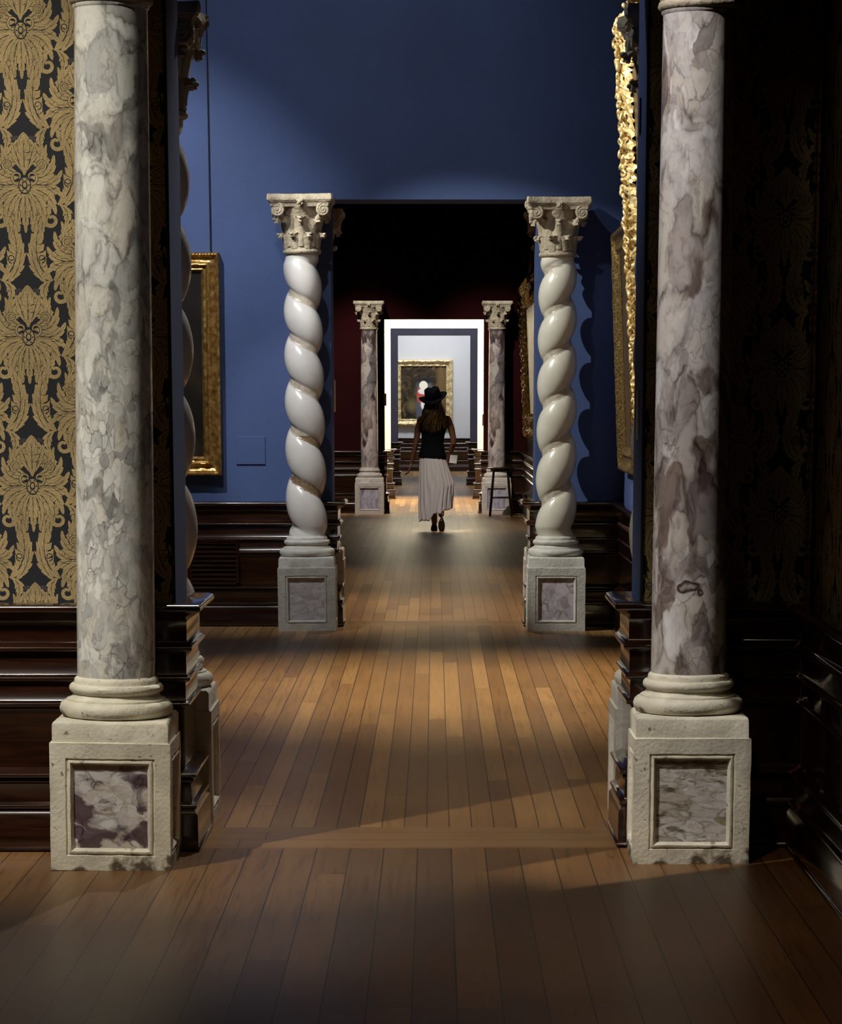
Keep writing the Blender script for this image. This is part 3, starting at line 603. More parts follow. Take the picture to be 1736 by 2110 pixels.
def capital(root, z, r0, H_, W, stone, seed=0):
    cap = MB()
    k = H_/.385
    prof = [(r0+.004, 0), (r0+.014, .006*k), (r0+.018, .016*k), (r0+.014, .028*k), (r0+.004, .034*k), (r0+.002, .06*k), (r0+.004, .14*k), (r0+.012, .20*k), (r0+.028, .25*k), (r0+.052, .29*k), (r0+.060, .305*k)]
    cap.lathe(prof, (0, 0, z), 40)
    c = cap.build('capital', MAT[stone], root, angle=50)
    def leaf(mb, ang, zb, hgt, out, wd, tip):
        ca, sa = math.cos(ang), math.sin(ang); rows = []
        n = 12
        for i in range(n+1):
            t = i/n
            if t < .72:
                s = t/.72; rr = r0+.006+out*.45*s**2.2; zz = zb+hgt*s
            else:
                s = (t-.72)/.28; a = s*PI*1.05
                rr = r0+.006+out*.45+out*.42*(1-math.cos(a))*.6; zz = zb+hgt+out*.30*math.sin(a)-out*.42*s
            ww = wd*(.75+.5*math.sin(PI*min(1, t*1.1))-.45*max(0, t-.7)/.3*.8)*(1+.13*math.sin(t*26))
            row = []
            for j in range(7):
                u = (j-3)/3; lift = .010*(1-abs(u))*1.0-.004*math.cos(u*PI*2.5)
                th = ang+u*ww/max(rr, .05)/2; R_ = rr+lift-.006*abs(u)
                row.append((R_*math.cos(th), R_*math.sin(th), zz))
            rows.append(row)
        back = [[(p[0]*.93, p[1]*.93, p[2]-.004) for p in r] for r in rows]
        mb.grid([list(a)+list(b)[::-1] for a, b in zip(rows, back)], True, caps=True)
        rr = r0+.012+out*.95; mb.ball((rr*ca, rr*sa, zb+hgt-out*.06), tip, seg=10, sc=(1, 1, .8))
    for i in range(8):
        mb = MB(); leaf(mb, i*PI/4+PI/8, z+.032*k, .100*k, .045, .085, .012); mb.build('leaf', MAT[stone], c, angle=60)
    for i in range(8):
        mb = MB(); leaf(mb, i*PI/4, z+.05*k, .185*k, .062, .078, .014); mb.build('leaf', MAT[stone], c, angle=60)
    zt = z+.305*k; wa = W
    # volutes at the four corners, a scroll on each face
    for sx in (-1, 1):
        for sy in (-1, 1):
            mb = MB(); rv = .043
            cx = sx*(wa-.062); cyy = sy*(wa-.062); zc = zt-.022*k
            for ax in (0, 1):
                pts = []; rad = []
                for i in range(40):
                    t = i/39; a = PI/2+(-sx if ax == 0 else -sy)*-1*t*2*PI*2.1; rr = rv*(1-.80*t)
                    if ax == 0: pts.append((cx+rr*math.cos(a), sy*(wa-.036)+sy*.008*t, zc+rr*math.sin(a)))
                    else: pts.append((sx*(wa-.036)+sx*.008*t, cyy+rr*math.cos(a), zc+rr*math.sin(a)))
                    rad.append(.0105-.004*t)
                mb.tube(pts, rad, 7)
                if ax == 0: mb.ball((cx, sy*(wa-.030), zc), .010, seg=10)
                else: mb.ball((sx*(wa-.030), cyy, zc), .010, seg=10)
            # scroll body
            rows = []
            for yy, r_ in ((-.034, .5), (-.030, .92), (-.012, .86), (.0, .8), (.012, .86), (.030, .92), (.034, .5)):
                rows.append([(cx+rv*r_*math.cos(a*PI/9), cyy+sy*.0+yy*1.0, zc+rv*r_*math.sin(a*PI/9)) for a in range(18)])
            mb.grid(rows, True, caps=True)
            rows = []
            for yy, r_ in ((-.034, .5), (-.030, .92), (-.012, .86), (.0, .8), (.012, .86), (.030, .92), (.034, .5)):
                rows.append([(cx+yy, cyy+rv*r_*math.cos(a*PI/9), zc+rv*r_*math.sin(a*PI/9)) for a in range(18)])
            mb.grid(rows, True, caps=True)
            # stalk rising from the bell to the scroll
            mb.tube([(sx*(r0*.72), sy*(r0*.72), zt-.13*k), (sx*(r0*.82+.01), sy*(r0*.82+.01), zt-.09*k), (cx*.9, cyy*.9, zt-.05*k), (cx, cyy, zc)], [.016, .018, .022, .024], 8)
            mb.v = [jit(v, .002, 40, seed) for v in mb.v]
            mb.build('volute', MAT[stone], c, angle=60)
    # abacus: concave-sided slab with two mouldings
    ab = MB(); rows = []; 
    for zz, g in ((0, -.018), (.012*k, -.016), (.026*k, -.010), (.032*k, -.002), (.036*k, -.002), (.040*k, .004), (.058*k, .006), (.066*k, .004), (H_-.305*k+0, .002)):
        ring = []
        for q in range(4):
            ang = q*PI/2
            for i in range(13):
                t = i/12; u = (t*2-1); a_ = wa+g
                x = u*(a_-.004); y = -(a_-.030*(1-u*u)*1.0)
                if abs(u) > .93: x = (1 if u > 0 else -1)*(a_-.012); 
                ring.append((x*math.cos(ang)-y*math.sin(ang), x*math.sin(ang)+y*math.cos(ang), zt+zz))
        rows.append(ring)
    ab.grid(rows, True, caps=True); ab.v = [jit(v, .0015, 40, seed+1) for v in ab.v]
    ab.build('abacus', MAT[stone], c, angle=40)
    for q in range(4):
        mb = MB(); a = q*PI/2-PI/2; rr = wa-.022
        R_ = Matrix.Rotation(a+PI/2, 3, 'Z')
        for (dx, dz, s) in ((0, 0, .018), (-.014, .008, .011), (.014, .008, .011), (-.012, -.012, .011), (.012, -.012, .011)):
            pt = R_ @ Vector((dx, -rr, dz)); mb.ball((pt.x, pt.y, zt+.030*k+dz*0+dz), s, seg=8)
        mb.build('fleuron', MAT[stone], c, angle=60)
    return zt
def straight_column(root, ht, rb, rt, stone, shaft, inset, cap, w=.40, d=.385, seed=0, W=.205, caph=.385):
    z = pedestal(root, w, d, stone, inset, seed); z = base(root, z, rb, stone, seed)
    zt = ht-caph; mb = MB(); pr = []
    for i in range(25):
        t = i/24; pr.append((rb+(rt-rb)*(t**1.5), z-.002+(zt-z)*t))
    pr = pr[:-1]+[(rt, zt-.012), (rt+.006, zt-.006), (rt+.006, zt+.004)]
    mb.lathe(pr, seg=64); mb.build('shaft', MAT[shaft], root, angle=45)
    capital(root, zt, rt, caph, W, cap, seed)
def spiral_column(root, ht, hand, stone, shaft, inset, cap, phase=0, w=.392, d=.385, seed=0, bands=(), turns=5.75, rs=1.0, W=.215):
    z = pedestal(root, w, d, stone, inset, seed); z = base(root, z, .13, stone, seed)
    zt = ht-.385; h = zt-z; seg = 80; n = 260; rows = []; ms = []
    for i in range(n+1):
        t = i/n; zz = z-.002+(h+.004)*t; row = []
        env = min(1, t/.035)*min(1, (1-t)/.035); env = max(0, min(1, env)); tp = 1-.10*t
        for k in range(seg):
            a = 2*PI*k/seg
            ph = (t*5.3+.75*t*t + hand*a/(2*PI) + phase) % 1
            g = math.sin(PI*min(1, ph/.84))**.62 if ph < .84 else 0
            rr = ((.101+.042*g)*env+.122*(1-env))*tp*rs
            row.append((rr*math.cos(a), rr*math.sin(a), zz))
        rows.append(row)
    for i in range(n):
        t = (i+.5)/n
        for k in range(seg):
            a = 2*PI*(k+.5)/seg; q = t*5.3+.75*t*t+hand*a/(2*PI)+phase; ph = q % 1
            g = ph >= .82 and .03 < t < .97
            ms.append((2 if any(b0 < t < b1 for b0, b1 in bands) else 1) if g else 0)
    mb = MB(); mb.grid(rows, True); mb.m = ms
    mb.build('shaft', [MAT[shaft], MAT['groove'], MAT['band']], root, angle=70)
    capital(root, zt, .112, .385, W, cap, seed)
G1 = 'carved columns flanking the gallery doorways'
# front pair: straight breccia shafts
c = thing('marble_column', 'grey and white mottled marble column on carved pedestal against gold damask, left foreground', 'column', (-1.083, 8.80+.20, 0), group=G1, tilt=(0, math.radians(.75)))
straight_column(c, 3.19, .131, .1185, 'stone', 'mL', 'mInL', 'stonec', w=.401, d=.378, seed=1)
c = thing('marble_column', 'brown and violet mottled marble column on carved pedestal, right foreground', 'column', (.872, 8.93+.197, 0), group=G1)
straight_column(c, 3.19, .129, .119, 'stone', 'mR', 'mInR', 'stonec', w=.394, d=.30, seed=4)
# twisted pair on the far side of the first wall (only their edges show past the jambs)
c = thing('twisted_column', 'twisted white column half hidden behind the left jamb, facing the blue room', 'column', (-1.015, 9.74+.2, 0), rz=PI, group=G1)
spiral_column(c, 2.93, 1, 'stonew', 'spL', 'mInBL', 'stonec', phase=.6, d=.385, seed=6, W=.19)
c = thing('twisted_column', 'twisted white column half hidden behind the right jamb, below gilt frame', 'column', (.866, 9.80+.2, 0), rz=PI, group=G1)
spiral_column(c, 2.93, -1, 'stonew', 'spL', 'mInBR', 'stonec', phase=.17, d=.385, seed=7, W=.19)
# twisted pair on the blue wall
c = thing('twisted_column', 'white twisted column with brown bands left of the doorway on blue wall', 'column', (-.866, 18.22+.196, 0), group=G1, tilt=(0, math.radians(-.5)))
spiral_column(c, 2.90, 1, 'stonew', 'spL', 'mInBL', 'stonec', phase=.17, seed=8, bands=((.14, .22), (.27, .36)))
c = thing('twisted_column', 'ivory twisted column casting a jagged shadow right of the doorway on blue wall', 'column', (.834, 18.22+.196, 0), group=G1)
spiral_column(c, 2.88, -1, 'stonew', 'spR', 'mInBR', 'stonec', phase=.79, seed=9)
# columns on the red side of the second wall
c = thing('marble_column', 'dark marble column on the red side of blue wall, left of its doorway', 'column', (-.845, 19.18+.2, 0), rz=PI, group=G1)
straight_column(c, 2.87, .12, .108, 'stonep', 'mF', 'mInF', 'stonec', seed=11)
c = thing('marble_column', 'dark marble column hidden behind ivory twisted column on the red side', 'column', (.85, 19.18+.2, 0), rz=PI, group=G1)
straight_column(c, 2.87, .12, .108, 'stonep', 'mF', 'mInF', 'stonec', seed=12)
# far pair on the red wall
c = thing('marble_column', 'distant dark-veined marble column left of the bright white doorway', 'column', (-.893, 37.16+.198, 0), group=G1)
straight_column(c, 2.885, .12, .110, 'stonep', 'mF', 'mInF', 'stonec', seed=13)
c = thing('marble_column', 'distant dark-veined marble column behind the tall stool, right of the white doorway', 'column', (.865, 37.16+.198, 0), group=G1)
straight_column(c, 2.885, .12, .110, 'stonep', 'mF', 'mInF', 'stonec', seed=14)

# ------------------------------------------------------------------ framed paintings
def frame_mesh(w, h, prof, step=.03, amp=0, freq=30, scallop=0):
    """prof: (inset, out). local: centred, facing -Y, back at y=0"""
    mb = MB()
    cs = [(-w/2, -h/2), (w/2, -h/2), (w/2, h/2), (-w/2, h/2)]
    inw = [(1, 1), (-1, 1), (-1, -1), (1, -1)]
    for s in range(4):
        a, b = cs[s], cs[(s+1) % 4]; ia, ib = inw[s], inw[(s+1) % 4]
        L_ = math.hypot(b[0]-a[0], b[1]-a[1]); n = max(2, int(L_/step)); rows = []
        for i in range(n+1):
            t = i/n; row = []
            for d, o in prof:
                x = (a[0]+ia[0]*d)*(1-t)+(b[0]+ib[0]*d)*t; z = (a[1]+ia[1]*d)*(1-t)+(b[1]+ib[1]*d)*t; y = -o
                if amp and o > .012:
                    q = Vector((x*freq, y*freq, z*freq)); nz = noise.turbulence(q, 3, False)-.4
                    y -= nz*amp
                    if scallop:
                        sg = math.sin(t*L_/scallop*PI*2)*.5+.5
                        y -= sg*amp*.8
                        if d < .03 or True:
                            cx_, cz_ = x-(ia[0]*.02 if s in (1, 3) else 0), z
                            v3 = noise.noise_vector(q*.9)
                            x += v3.x*amp*.55; z += v3.z*amp*.55
                row.append((x, y, z))
            rows.append(row)
        mb.grid(rows)
    return mb
def painting(name, label, loc, w, h, prof, fmat, cmat, rz=0, tilt=0, amp=0, freq=30, step=.03, scallop=0, cat='painting', sight=None):
    """tilt = forward lean in radians"""
    root = thing(name, label, cat, loc, rz, 'gilt-framed paintings along the galleries'); root.rotation_euler = (tilt, 0, rz)
    fm = frame_mesh(w, h, prof, step, amp, freq, scallop).build('frame', MAT[fmat], root, angle=50)
    wi = w-2*prof[-1][0]; hi = h-2*prof[-1][0]; y = -max(.006, prof[-1][1]-.004)
    cv = MB(); cv.box(-wi/2-.004, wi/2+.004, y, y+.006, -hi/2-.004, hi/2+.004)
    cv.build('canvas', cmat, root, smooth=False)
    bk = MB(); bk.box(-w/2+.01, w/2-.01, -.012, 0, -h/2+.01, h/2-.01); bk.build('backing_board', MAT['dark'], root, smooth=False)
    return root, fm
PF = [(0, 0), (0, .075), (.006, .085), (.014, .088), (.02, .082), (.024, .070), (.034, .060), (.05, .052), (.066, .060), (.074, .070), (.082, .072), (.090, .062), (.094, .048), (.104, .044), (.112, .048), (.118, .040), (.124, .026), (.128, .02)]
dark_canvas = canvasmat('dark_brown_oil_paint', [(.3, (.004, .003, .0025)), (.6, (.012, .009, .006)), (.8, (.05, .03, .015))], 1.6, 2)
r_, f_ = painting('framed_painting', 'dark oil painting in moulded gold frame on the blue wall left of the doorway', (-2.21, 18.675, 1.79), 1.49, 1.50, PF, 'gold2', dark_canvas, amp=.003, freq=60, step=.02)
mb = MB()
for xx in (.685,): mb.tube([(xx, -.01, .74), (xx-.012, -.006, 4.0)], .0045, 6)
mb.build('hanging_wire', MAT['black'], r_)
mb = MB()
for i in range(70):  # beaded course along the top and right of the frame
    x = -.73+i*.0212; mb.ball((x, -.084, .742), .008, seg=6)
mb.build('bead_course', MAT['gold2'], f_)
# blue room, right wall: dark gilt frame then the richly carved one, both leaning out from the wall
PB = [(0, 0), (0, .06), (.008, .075), (.02, .082), (.034, .078), (.044, .060), (.06, .048), (.085, .044), (.10, .05), (.112, .062), (.124, .060), (.134, .044), (.15, .036), (.16, .03)]
cv2 = canvasmat('brown_landscape_oil_paint', [(.3, (.02, .012, .006)), (.6, (.08, .045, .02)), (.8, (.3, .22, .14))], 1.2, 5)
painting('framed_painting', 'dull gold framed painting leaning from the blue side wall, right of the ivory twisted column', (1.285, 17.55, 1.865), 1.35, 1.56, PB, 'goldd', cv2, rz=-PI/2, tilt=math.radians(2.4), amp=.004, freq=70, step=.02)
PC = [(0, 0), (-.01, .05), (-.012, .09), (.0, .125), (.02, .145), (.05, .150), (.08, .135), (.10, .11), (.12, .10), (.15, .105), (.18, .12), (.21, .118), (.235, .095), (.25, .07), (.27, .06), (.285, .05)]
PC2 = [(d, o*.52) for d, o in PC]
r_, f_ = painting('framed_painting', 'huge painting in a brightly lit carved gold frame at right edge of the blue room', (1.236, 15.25, 2.60), 2.5, 2.30, PC2, 'gold', cv2, rz=-PI/2, tilt=math.radians(3.6), amp=.03, freq=34, step=.011, scallop=.085)
random.seed(5)
for i in range(96):   # carved curls standing proud of the far upright and top rail
    mb = MB()
    if i < 72: x = -1.25+random.uniform(-.02, .22); z = -1.13+i/72*2.3
    else: x = -1.2+(i-72)*.1; z = 1.15-random.uniform(0, .16)
    a0 = random.uniform(0, 6.28); rr = random.uniform(.018, .038); sg = random.choice((-1, 1)); dz = random.uniform(0, .01)
    pts = [(x+rr*(1-.7*t/9)*math.cos(a0+sg*t*.62), -.075-.018*math.sin(t/9*PI)-dz, z+rr*(1-.7*t/9)*math.sin(a0+sg*t*.62)) for t in range(10)]
    mb.tube(pts, [.005+.007*math.sin(PI*(t+1)/11) for t in range(10)], 6); mb.ball(pts[-1], .010, seg=7)
    mb.build('carved_curl', MAT['gold'], f_, angle=60)
# red room, right wall
cv3 = canvasmat('oil_paint_with_glare', [(.3, (.25, .20, .15)), (.6, (.55, .50, .42)), (.8, (.8, .76, .68))], .8, 9)  # glare on the canvas is put into its pale colours
painting('framed_painting', 'large painting in red-gold carved frame leaning from the red side wall', (1.23, 31.7, 2.03), 6.2, 1.86, [(d, o*.8) for d, o in PC], 'gold2', cv3, rz=-PI/2, tilt=math.radians(2.6), amp=.022, freq=40, step=.02, scallop=.10)
# last room: portrait in a wide gold frame
def portrait():
    m, nt, b = newmat('portrait_oil_paint'); L = nt.links
    tc = nd(nt, 'ShaderNodeTexCoord'); sp = nd(nt, 'ShaderNodeSeparateXYZ'); L.new(tc.outputs['Object'], sp.inputs[0])
    n = nd(nt, 'ShaderNodeTexNoise', Scale=5.0, Detail=7.0, Distortion=1.5); L.new(tc.outputs['Object'], n.inputs['Vector'])
    r = ramp(nt, [(.35, (.012, .010, .007)), (.55, (.05, .035, .018)), (.68, (.16, .11, .05)), (.8, (.05, .05, .05))]); L.new(n.outputs[0], r.inputs[0])
    c = r.outputs[0]
    def ell(c, cx, cz, rx, rz, col, soft=.15):
        x = nd(nt, 'ShaderNodeMath', operation='SUBTRACT'); L.new(sp.outputs[0], x.inputs[0]); x.inputs[1].default_value = cx
        x2 = nd(nt, 'ShaderNodeMath', operation='DIVIDE'); L.new(x.outputs[0], x2.inputs[0]); x2.inputs[1].default_value = rx
        z = nd(nt, 'ShaderNodeMath', operation='SUBTRACT'); L.new(sp.outputs[2], z.inputs[0]); z.inputs[1].default_value = cz
        z2 = nd(nt, 'ShaderNodeMath', operation='DIVIDE'); L.new(z.outputs[0], z2.inputs[0]); z2.inputs[1].default_value = rz
        cb = nd(nt, 'ShaderNodeCombineXYZ'); L.new(x2.outputs[0], cb.inputs[0]); L.new(z2.outputs[0], cb.inputs[1])
        ln = nd(nt, 'ShaderNodeVectorMath', operation='LENGTH'); L.new(cb.outputs[0], ln.inputs[0])
        rp = ramp(nt, [(1-soft, (1, 1, 1)), (1, (0, 0, 0))])
        L.new(ln.outputs['Value'], rp.inputs[0]); return mixc(nt, rp.outputs[0], c, col)
    c = ell(c, .40, .15, .15, .9, (.16, .10, .04), .6)
    c = ell(c, -.25, -.28, .16, .2, (.16, .12, .05), .7)
    c = ell(c, .02, .10, .22, .26, (.16, .19, .22), .7)
    c = ell(c, .02, -.35, .22, .5, (.10, .11, .14), .3)
    c = ell(c, -.06, -.05, .10, .20, (.50, .10, .07), .2)
    c = ell(c, .04, -.26, .11, .14, (.9, .9, .88), .2)
    c = ell(c, .0, .03, .13, .07, (.92, .9, .86), .2)
    c = ell(c, .03, .27, .20, .07, (.02, .02, .025), .2)
    c = ell(c, .0, .16, .10, .105, (1, .93, .78), .15)
    L.new(c, b.inputs['Base Color']); b.inputs['Roughness'].default_value = .4; return m
PL = [(0, 0), (0, .05), (.01, .085), (.03, .10), (.05, .098), (.07, .08), (.085, .06), (.10, .052), (.12, .05), (.13, .058), (.14, .05), (.15, .03)]
painting('framed_painting', 'portrait of a figure with white collar in gold frame on the pale far wall', (-.235, 59.99, 1.715), 1.29, 1.44, PL, 'gold', portrait(), amp=.014, freq=30, step=.03, scallop=.2)

# ------------------------------------------------------------------ labels, vent
def card(name, label, loc, sx, sy, sz, mat, cat='wall label'):
    mb = MB(); mb.box(-sx/2, sx/2, -sy/2, sy/2, -sz/2, sz/2); o = mb.build(name, MAT[mat], smooth=False, bevel=.001)
    o.location = loc; return tag(o, label, cat)
o = card('wall_label', 'blue wall text panel beside the gold-framed painting on the blue wall', (-1.268, 18.674, 1.21), .20, .008, .19, 'label')
card('wall_label', 'pale label edge-on inside the left reveal of the doorway in the blue wall', (-.698, 18.95, 1.58), .012, .16, .22, 'labelw')
card('wall_label', 'pale text label edge-on inside the right reveal of the first opening', (.714, 9.50, 1.50), .006, .03, .17, 'labelw')
card('wall_label', 'upper text label edge-on inside the right reveal of the first opening', (.714, 9.58, 2.52), .006, .04, .12, 'label')
card('wall_label', 'brown label edge-on inside the left reveal of the white doorway', (-.680, 37.9, 1.56), .024, .14, .17, 'labeld')
card('wall_label', 'cream label on the left of the slate blue doorway', (-.665, 46.5, 1.45), .01, .2, .2, 'labelw')
card('wall_label', 'brown label edge-on inside the right reveal of the white doorway', (.684, 37.9, 1.28), .016, .14, .16, 'labeld')
vt = thing('vent_grille', 'dark louvred vent grille set in the wainscot under the gold-framed painting', 'vent', (-1.53, 18.635, .29))
mb = MB()
for a in ((-.17, -.155, 0, .31), (.155, .17, 0, .31), (-.17, .17, 0, .014), (-.17, .17, .296, .31)): mb.box(a[0], a[1], -.012, .012, a[2], a[3])
mb.build('grille_frame', MAT['wood'], vt, smooth=False, bevel=.002)
for i in range(9):
    mb = MB(); z = .03+i*.0315; mb.add([(-.155, -.010, z), (.155, -.010, z), (.155, .010, z+.018), (-.155, .010, z+.018), (-.155, -.010, z+.005), (.155, -.010, z+.005), (.155, .010, z+.023), (-.155, .010, z+.023)], [(0, 1, 2, 3), (7, 6, 5, 4), (0, 4, 5, 1), (1, 5, 6, 2), (2, 6, 7, 3), (3, 7, 4, 0)])
    mb.build('slat', MAT['wood'], vt, smooth=False)
# ------------------------------------------------------------------ stool
st = thing('tall_stool', 'tall black stool standing in front of the far right column', 'stool', (.905, 36.62, 0))
mb = MB(); mb.lathe([(.165, .628), (.178, .632), (.185, .640), (.185, .650), (.178, .656), (.12, .660), (.0, .661)], seg=32, cap=False); mb.lathe([(.0, .628), (.165, .628)], seg=32, cap=False)
mb.build('seat', MAT['dark'], st)
mb = MB(); mb.lathe([(.13, .600), (.14, .602), (.14, .628), (.13, .628)], seg=24); mb.build('apron', MAT['dark'], st)
LG = [(-1, -1), (1, -1), (1, 1), (-1, 1)]
for sx, sy in LG:
    mb = MB(); mb.tube([(sx*.095, sy*.095, .615), (sx*.125, sy*.125, .25), (sx*.145, sy*.145, 0)], [.014, .016, .014], 10); mb.build('leg', MAT['dark'], st)
for i in range(4):
    a, b = LG[i], LG[(i+1) % 4]; mb = MB(); k = .125; mb.tube([(a[0]*k, a[1]*k, .25), (b[0]*k, b[1]*k, .25)], .009, 8); mb.build('stretcher', MAT['dark'], st)

# ------------------------------------------------------------------ woman walking away
skin = simple('skin', srgb(122, 80, 58), .5, var=.06); skin.node_tree.nodes['Principled BSDF'].inputs['Subsurface Weight'].default_value = .1
hairm = simple('brown_hair', srgb(74, 52, 26), .4, var=.5, vscale=50)
blackcloth = simple('black_knit', (.0025, .0025, .003), .95, bump=.2, bscale=200, spec=.08)
felt = simple('navy_felt', srgb(15, 18, 32), .9, bump=.3, bscale=250, spec=.15)
leather = simple('dark_brown_leather', srgb(40, 26, 20), .5)
m, nt, b = newmat('pale_crinkled_cotton')
b.inputs['Base Color'].default_value = (*srgb(214, 204, 200), 1); b.inputs['Roughness'].default_value = .85
tr = nt.nodes.new('ShaderNodeBsdfTranslucent'); tr.inputs[0].default_value = (*srgb(220, 212, 208), 1)
mx = nt.nodes.new('ShaderNodeMixShader'); mx.inputs[0].default_value = .4
nt.links.new(b.outputs[0], mx.inputs[1]); nt.links.new(tr.outputs[0], mx.inputs[2]); nt.links.new(mx.outputs[0], nt.nodes['Material Output'].inputs[0])
cotton = m
P = thing('person', 'woman walking away in navy brimmed hat, black top and long pale skirt', 'person', (0, 32.5, 0))
bd = MB()
def limb(pts, rad, seg=14): bd.tube(pts, rad, seg); [bd.ball(p, r*.98, seg=12) for p, r in zip(pts, rad)]
# torso from pelvis to neck as elliptical sections
rows = []
for z, rx, ry, cx in ((.80, .15, .115, -.02), (.88, .155, .12, -.02), (.96, .135, .105, -.02), (1.04, .12, .095, -.018), (1.14, .13, .10, -.012), (1.24, .15, .105, -.006), (1.31, .165, .09, .0), (1.355, .13, .07, .0), (1.385, .065, .055, .0)):
    rows.append([(cx+rx*math.cos(a*PI/12), ry*math.sin(a*PI/12), z) for a in range(24)])
bd.grid(rows, True, caps=True)
limb([(0, .0, 1.36), (-.004, .004, 1.42), (-.006, .01, 1.47)], [.052, .048, .05])
# head: skull, jaw, nose, ears, brows; she looks slightly down and ahead (+Y)
bd.ball((-.006, .012, 1.555), .092, seg=20, sc=(.84, 1.02, 1.12)); bd.ball((-.006, .055, 1.485), .05, seg=14, sc=(.95, 1, .9))
bd.ball((-.006, .107, 1.532), .013, seg=8, sc=(.8, 1.1, 1.7)); bd.ball((-.006, .092, 1.500), .018, seg=8, sc=(1.2, .7, .45))
for s in (-1, 1):
    bd.ball((-.006+s*.080, .012, 1.54), .02, seg=8, sc=(.35, .8, 1.4)); bd.ball((-.006+s*.03, .093, 1.565), .016, seg=8, sc=(1.3, .6, .6)); bd.ball((-.006+s*.036, .08, 1.52), .02, seg=8)
# arms
limb([(-.155, 0, 1.325), (-.190, -.005, 1.22), (-.212, -.01, 1.08), (-.222, -.005, 1.03), (-.248, .02, .92), (-.272, .045, .81)], [.046, .041, .035, .033, .029, .022])
limb([(.16, 0, 1.325), (.205, -.01, 1.22), (.232, -.02, 1.09), (.236, -.02, 1.045), (.205, .04, .95), (.172, .095, .865)], [.047, .042, .036, .034, .029, .022])
def hand(o, d, side, curl, L_=.085):
    """o wrist, d direction, side vector towards the thumb"""
    o = Vector(o); d = Vector(d).normalized(); sv = Vector(side).normalized(); n = d.cross(sv).normalized()
    for k in range(4):
        off = (1.5-k)*.019
        bd.tube([o, o+d*.045+sv*off*.9, o+d*L_+sv*off], [.018, .015, .0125], 8)
        a = o+d*L_+sv*off; ln = (.030, .034, .031, .024)[k]; dd = d.copy(); pts = [a]; ax = sv
        for j in range(3):
            dd = (Matrix.Rotation(curl, 3, ax) @ dd).normalized(); a = a+dd*ln*(1-.15*j); pts.append(a)
        bd.tube(pts, [.0105, .0098, .009, .007], 8); [bd.ball(p, .0095, seg=8) for p in pts[1:-1]]; bd.ball(pts[-1], .0072, seg=8)
    t0 = o+d*.022+sv*.018; t1 = t0+d*.030+sv*.030-n*.006; t2 = t1+d*.030+sv*.008-n*.01; bd.tube([t0, t1, t2], [.015, .012, .0085], 8); bd.ball(t2, .0085, seg=8); bd.ball(t1, .0115, seg=8)
hand((-.274, .048, .805), (-.25, .12, -1), (.15, 1, .1), .30)
hand((.170, .10, .86), (-.15, .35, -1), (.9, .4, .1), .65)
# legs mid stride: left planted flat, right trailing with heel raised
limb([(-.085, .0, .84), (-.062, .05, .65), (-.030, .07, .48), (-.012, .04, .30), (.005, .0, .10)], [.085, .074, .056, .05, .036])
limb([(.06, .0, .84), (.065, .04, .65), (.07, .04, .49), (.078, -.10, .32), (.085, -.20, .20)], [.085, .074, .056, .048, .036])
body = bd.build('body', skin, P)
rm = body.modifiers.new('fuse', 'REMESH'); rm.mode = 'VOXEL'; rm.voxel_size = .0045; rm.use_smooth_shade = True
# shoes
def shoe(loc, rot):
    mb = MB(); rows = []
    for z, k in ((0, .92), (.008, 1), (.02, 1.0), (.045, .94), (.07, .72), (.10, .60)):
        ring = []
        for a in range(24):
            t = a*PI/12; y = math.sin(t); x = math.cos(t); yy = .115*y if y > 0 else .08*y
            wx = .040*(1+.12*y); kk = k if z < .05 else k
            if z > .04 and y > 0: yy *= (.55 if z > .06 else .8)
            ring.append((x*wx*kk, yy*kk+.02, z))
        rows.append(ring)
    mb.grid(rows, True, caps=True); o = mb.build('shoe', leather, P, angle=50); o.location = loc; o.rotation_euler = rot
    s = MB(); s.grid([[(x*(.043)*math.cos(0)*1, 0, 0) for x in (-1, 1)]]*1+[[(x*.043, .0, 0) for x in (-1, 1)]]); return o
shoe((.003, .0, .002), (0, 0, .06)); shoe((.088, -.225, .085), (math.radians(-52), 0, -.05))
# black sleeveless top
mb = MB(); rows = []
for z, rx, ry, cx, cz in ((.865, .166, .135, -.02, 0), (.875, .168, .137, -.02, 0), (.93, .158, .128, -.02, 0), (.99, .142, .115, -.02, 0), (1.05, .132, .108, -.018, 0), (1.14, .140, .112, -.012, 0), (1.22, .158, .115, -.006, 0), (1.28, .160, .105, 0, 0), (1.32, .145, .09, 0, 0), (1.35, .11, .078, 0, 0), (1.37, .075, .066, 0, 0)):
    row = []
    for a in range(48):
        t = a*PI/24; x = cx+rx*math.cos(t); rip = 1+.012*math.sin(t*9+z*20)
        row.append((x*1, ry*math.sin(t)*rip, z+(-.22*(x-cx)*.35 if z < .94 else 0)+.0))
    rows.append(row)
mb.grid(rows, True); tp = mb.build('top', blackcloth, P); sd_ = tp.modifiers.new('thick', 'SOLIDIFY'); sd_.thickness = .004
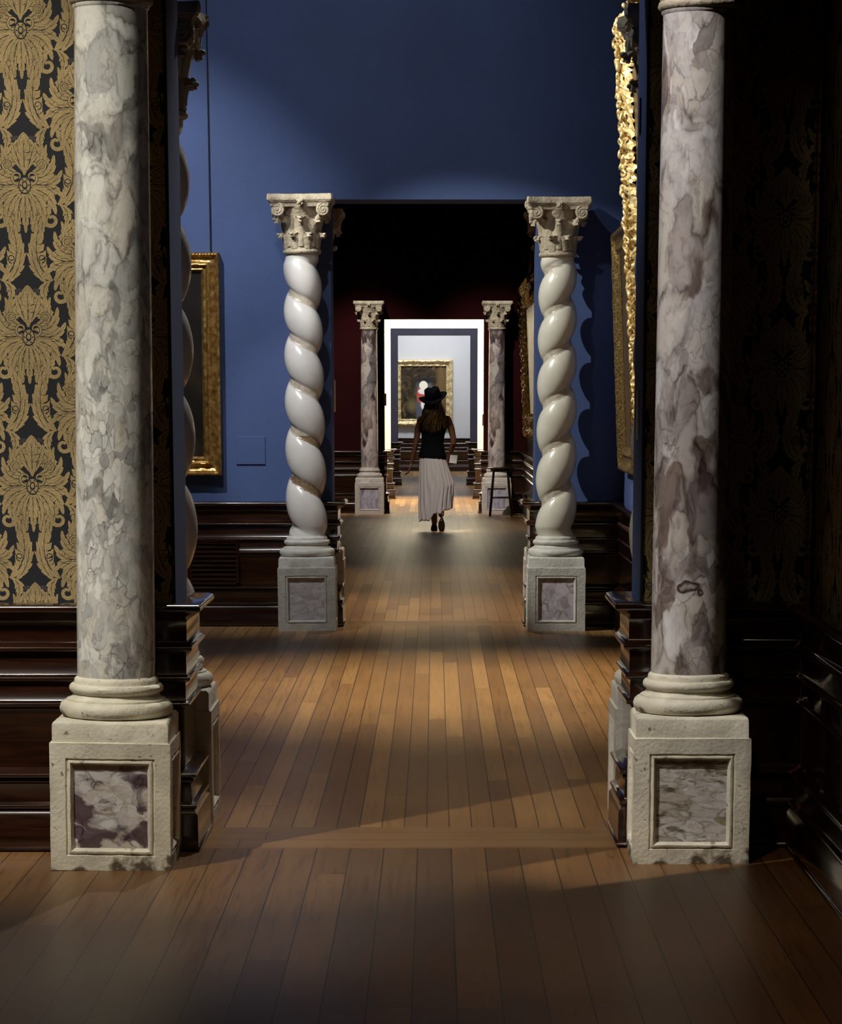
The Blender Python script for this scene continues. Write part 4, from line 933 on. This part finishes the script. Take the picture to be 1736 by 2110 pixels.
# skirt with crinkle pleats, blown to the right
mb = MB(); rows = []; n = 40
for i in range(n+1):
    t = i/n; row = []
    xl = -.178+.0*t-.010*math.sin(t*PI)+.004; xr = .125+.115*min(1, (t/.55))**1.1 if t < .55 else .24-.02*(t-.55)/.45
    cx = (xl+xr)/2; rx = (xr-xl)/2; ry = .125+.085*t
    for a in range(160):
        ang = 2*PI*a/160; x = cx+rx*math.cos(ang)
        rip = (.002+.009*t)*(math.sin(ang*19+math.sin(t*5+ang*3)*1.6)+.6*math.sin(ang*37+4*t)+.5*math.sin(ang*7+2+t*3))*.8
        y = ry*math.sin(ang)-.04*t
        u = (x-xl)/(xr-xl)
        hem = .125+.010*math.sin(ang*7) if u < .28 else (.125+(.205-.125)*min(1, (u-.28)/.12) if u < .5 else .20+.08*(u-.5)/.5)
        hem += .01*math.sin(ang*11)
        z = .905*(1-t)+hem*t
        row.append((x+rip*math.cos(ang), y+rip*math.sin(ang)*1.3, z))
    rows.append(row)
mb.grid(rows, True); sk = mb.build('skirt', cotton, P, angle=180); sd_ = sk.modifiers.new('thick', 'SOLIDIFY'); sd_.thickness = .002
# hair: long loose locks over the back and shoulders
mb = MB(); random.seed(3)
mb.ball((-.006, .0, 1.535), .096, seg=20, sc=(.94, 1.02, 1.05))
for k in range(150):
    a = random.uniform(-1.15, 1.15)+random.choice((0, 0, .1)); fr = random.random()
    x0 = -.006+.085*math.sin(a); y0 = -.02-.085*math.cos(a)*.9
    z1 = 1.30-.10*random.random()-.05*(1-abs(a)); x1 = x0*2.05+random.uniform(-.035, .035); y1 = -.115-.03*random.random()+.06*abs(x1)/.17
    if abs(x1) > .19: x1 = math.copysign(.18+.02*random.random(), x1)
    ph = random.uniform(0, 6); pts = []
    for j in range(10):
        t = j/9; s = t**1.3
        pts.append((x0+(x1-x0)*s+.010*math.sin(t*9+ph), y0+(y1-y0)*min(1, t*2)+.008*math.cos(t*8+ph)-.012*math.sin(t*PI), 1.545+(z1-1.545)*t))
    mb.tube(pts, [.011, .013, .014, .014, .013, .012, .010, .008, .006, .002], 6)
mb.build('hair', hairm, P, angle=80)
# hat
ht = MB(); seg = 48; rows = []
for r, z in ((.0, .118), (.03, .112), (.055, .116), (.078, .122), (.092, .116), (.099, .10), (.103, .05), (.106, .012), (.112, .002), (.135, -.004), (.160, -.004), (.178, .004), (.186, .012), (.184, .006), (.176, -.003), (.158, -.010), (.135, -.010), (.108, -.006), (.100, .0)):
    row = []
    for k in range(seg):
        a = 2*PI*k/seg; wv = 0
        if r > .12: wv = .018*math.cos(2*a)*(r-.11)/.07-.006*math.sin(3*a+1)
        dent = -.022*math.exp(-((math.cos(a)*r)/.02)**2) if z > .105 else 0
        row.append((r*.93*math.cos(a), r*1.08*math.sin(a), z+wv+dent))
    rows.append(row)
ht.grid(rows, True); hat = ht.build('hat', felt, P, angle=60)
hat.location = (-.008, -.012, 1.578); hat.rotation_euler = (math.radians(16), math.radians(-13), 0)
hb = MB(); hb.lathe([(.1065, .012), (.109, .014), (.1075, .040), (.105, .042)], seg=48, cap=False, sx=.93, sy=1.08); hb.build('hat_band', blackcloth, hat)
# folded paper held in the right hand
mb = MB(); mb.box(-.045, .045, -.003, .003, -.05, .05); mb.box(-.043, .045, .004, .007, -.05, .048)
pp = mb.build('folded_paper', simple('white_paper', (.8, .79, .76), .7), None, smooth=False); pp.location = (.232, 32.5+.05, .855); pp.rotation_euler = (0, math.radians(8), .25)
tag(pp, 'folded white paper held low in the walking woman\'s right hand', 'paper')
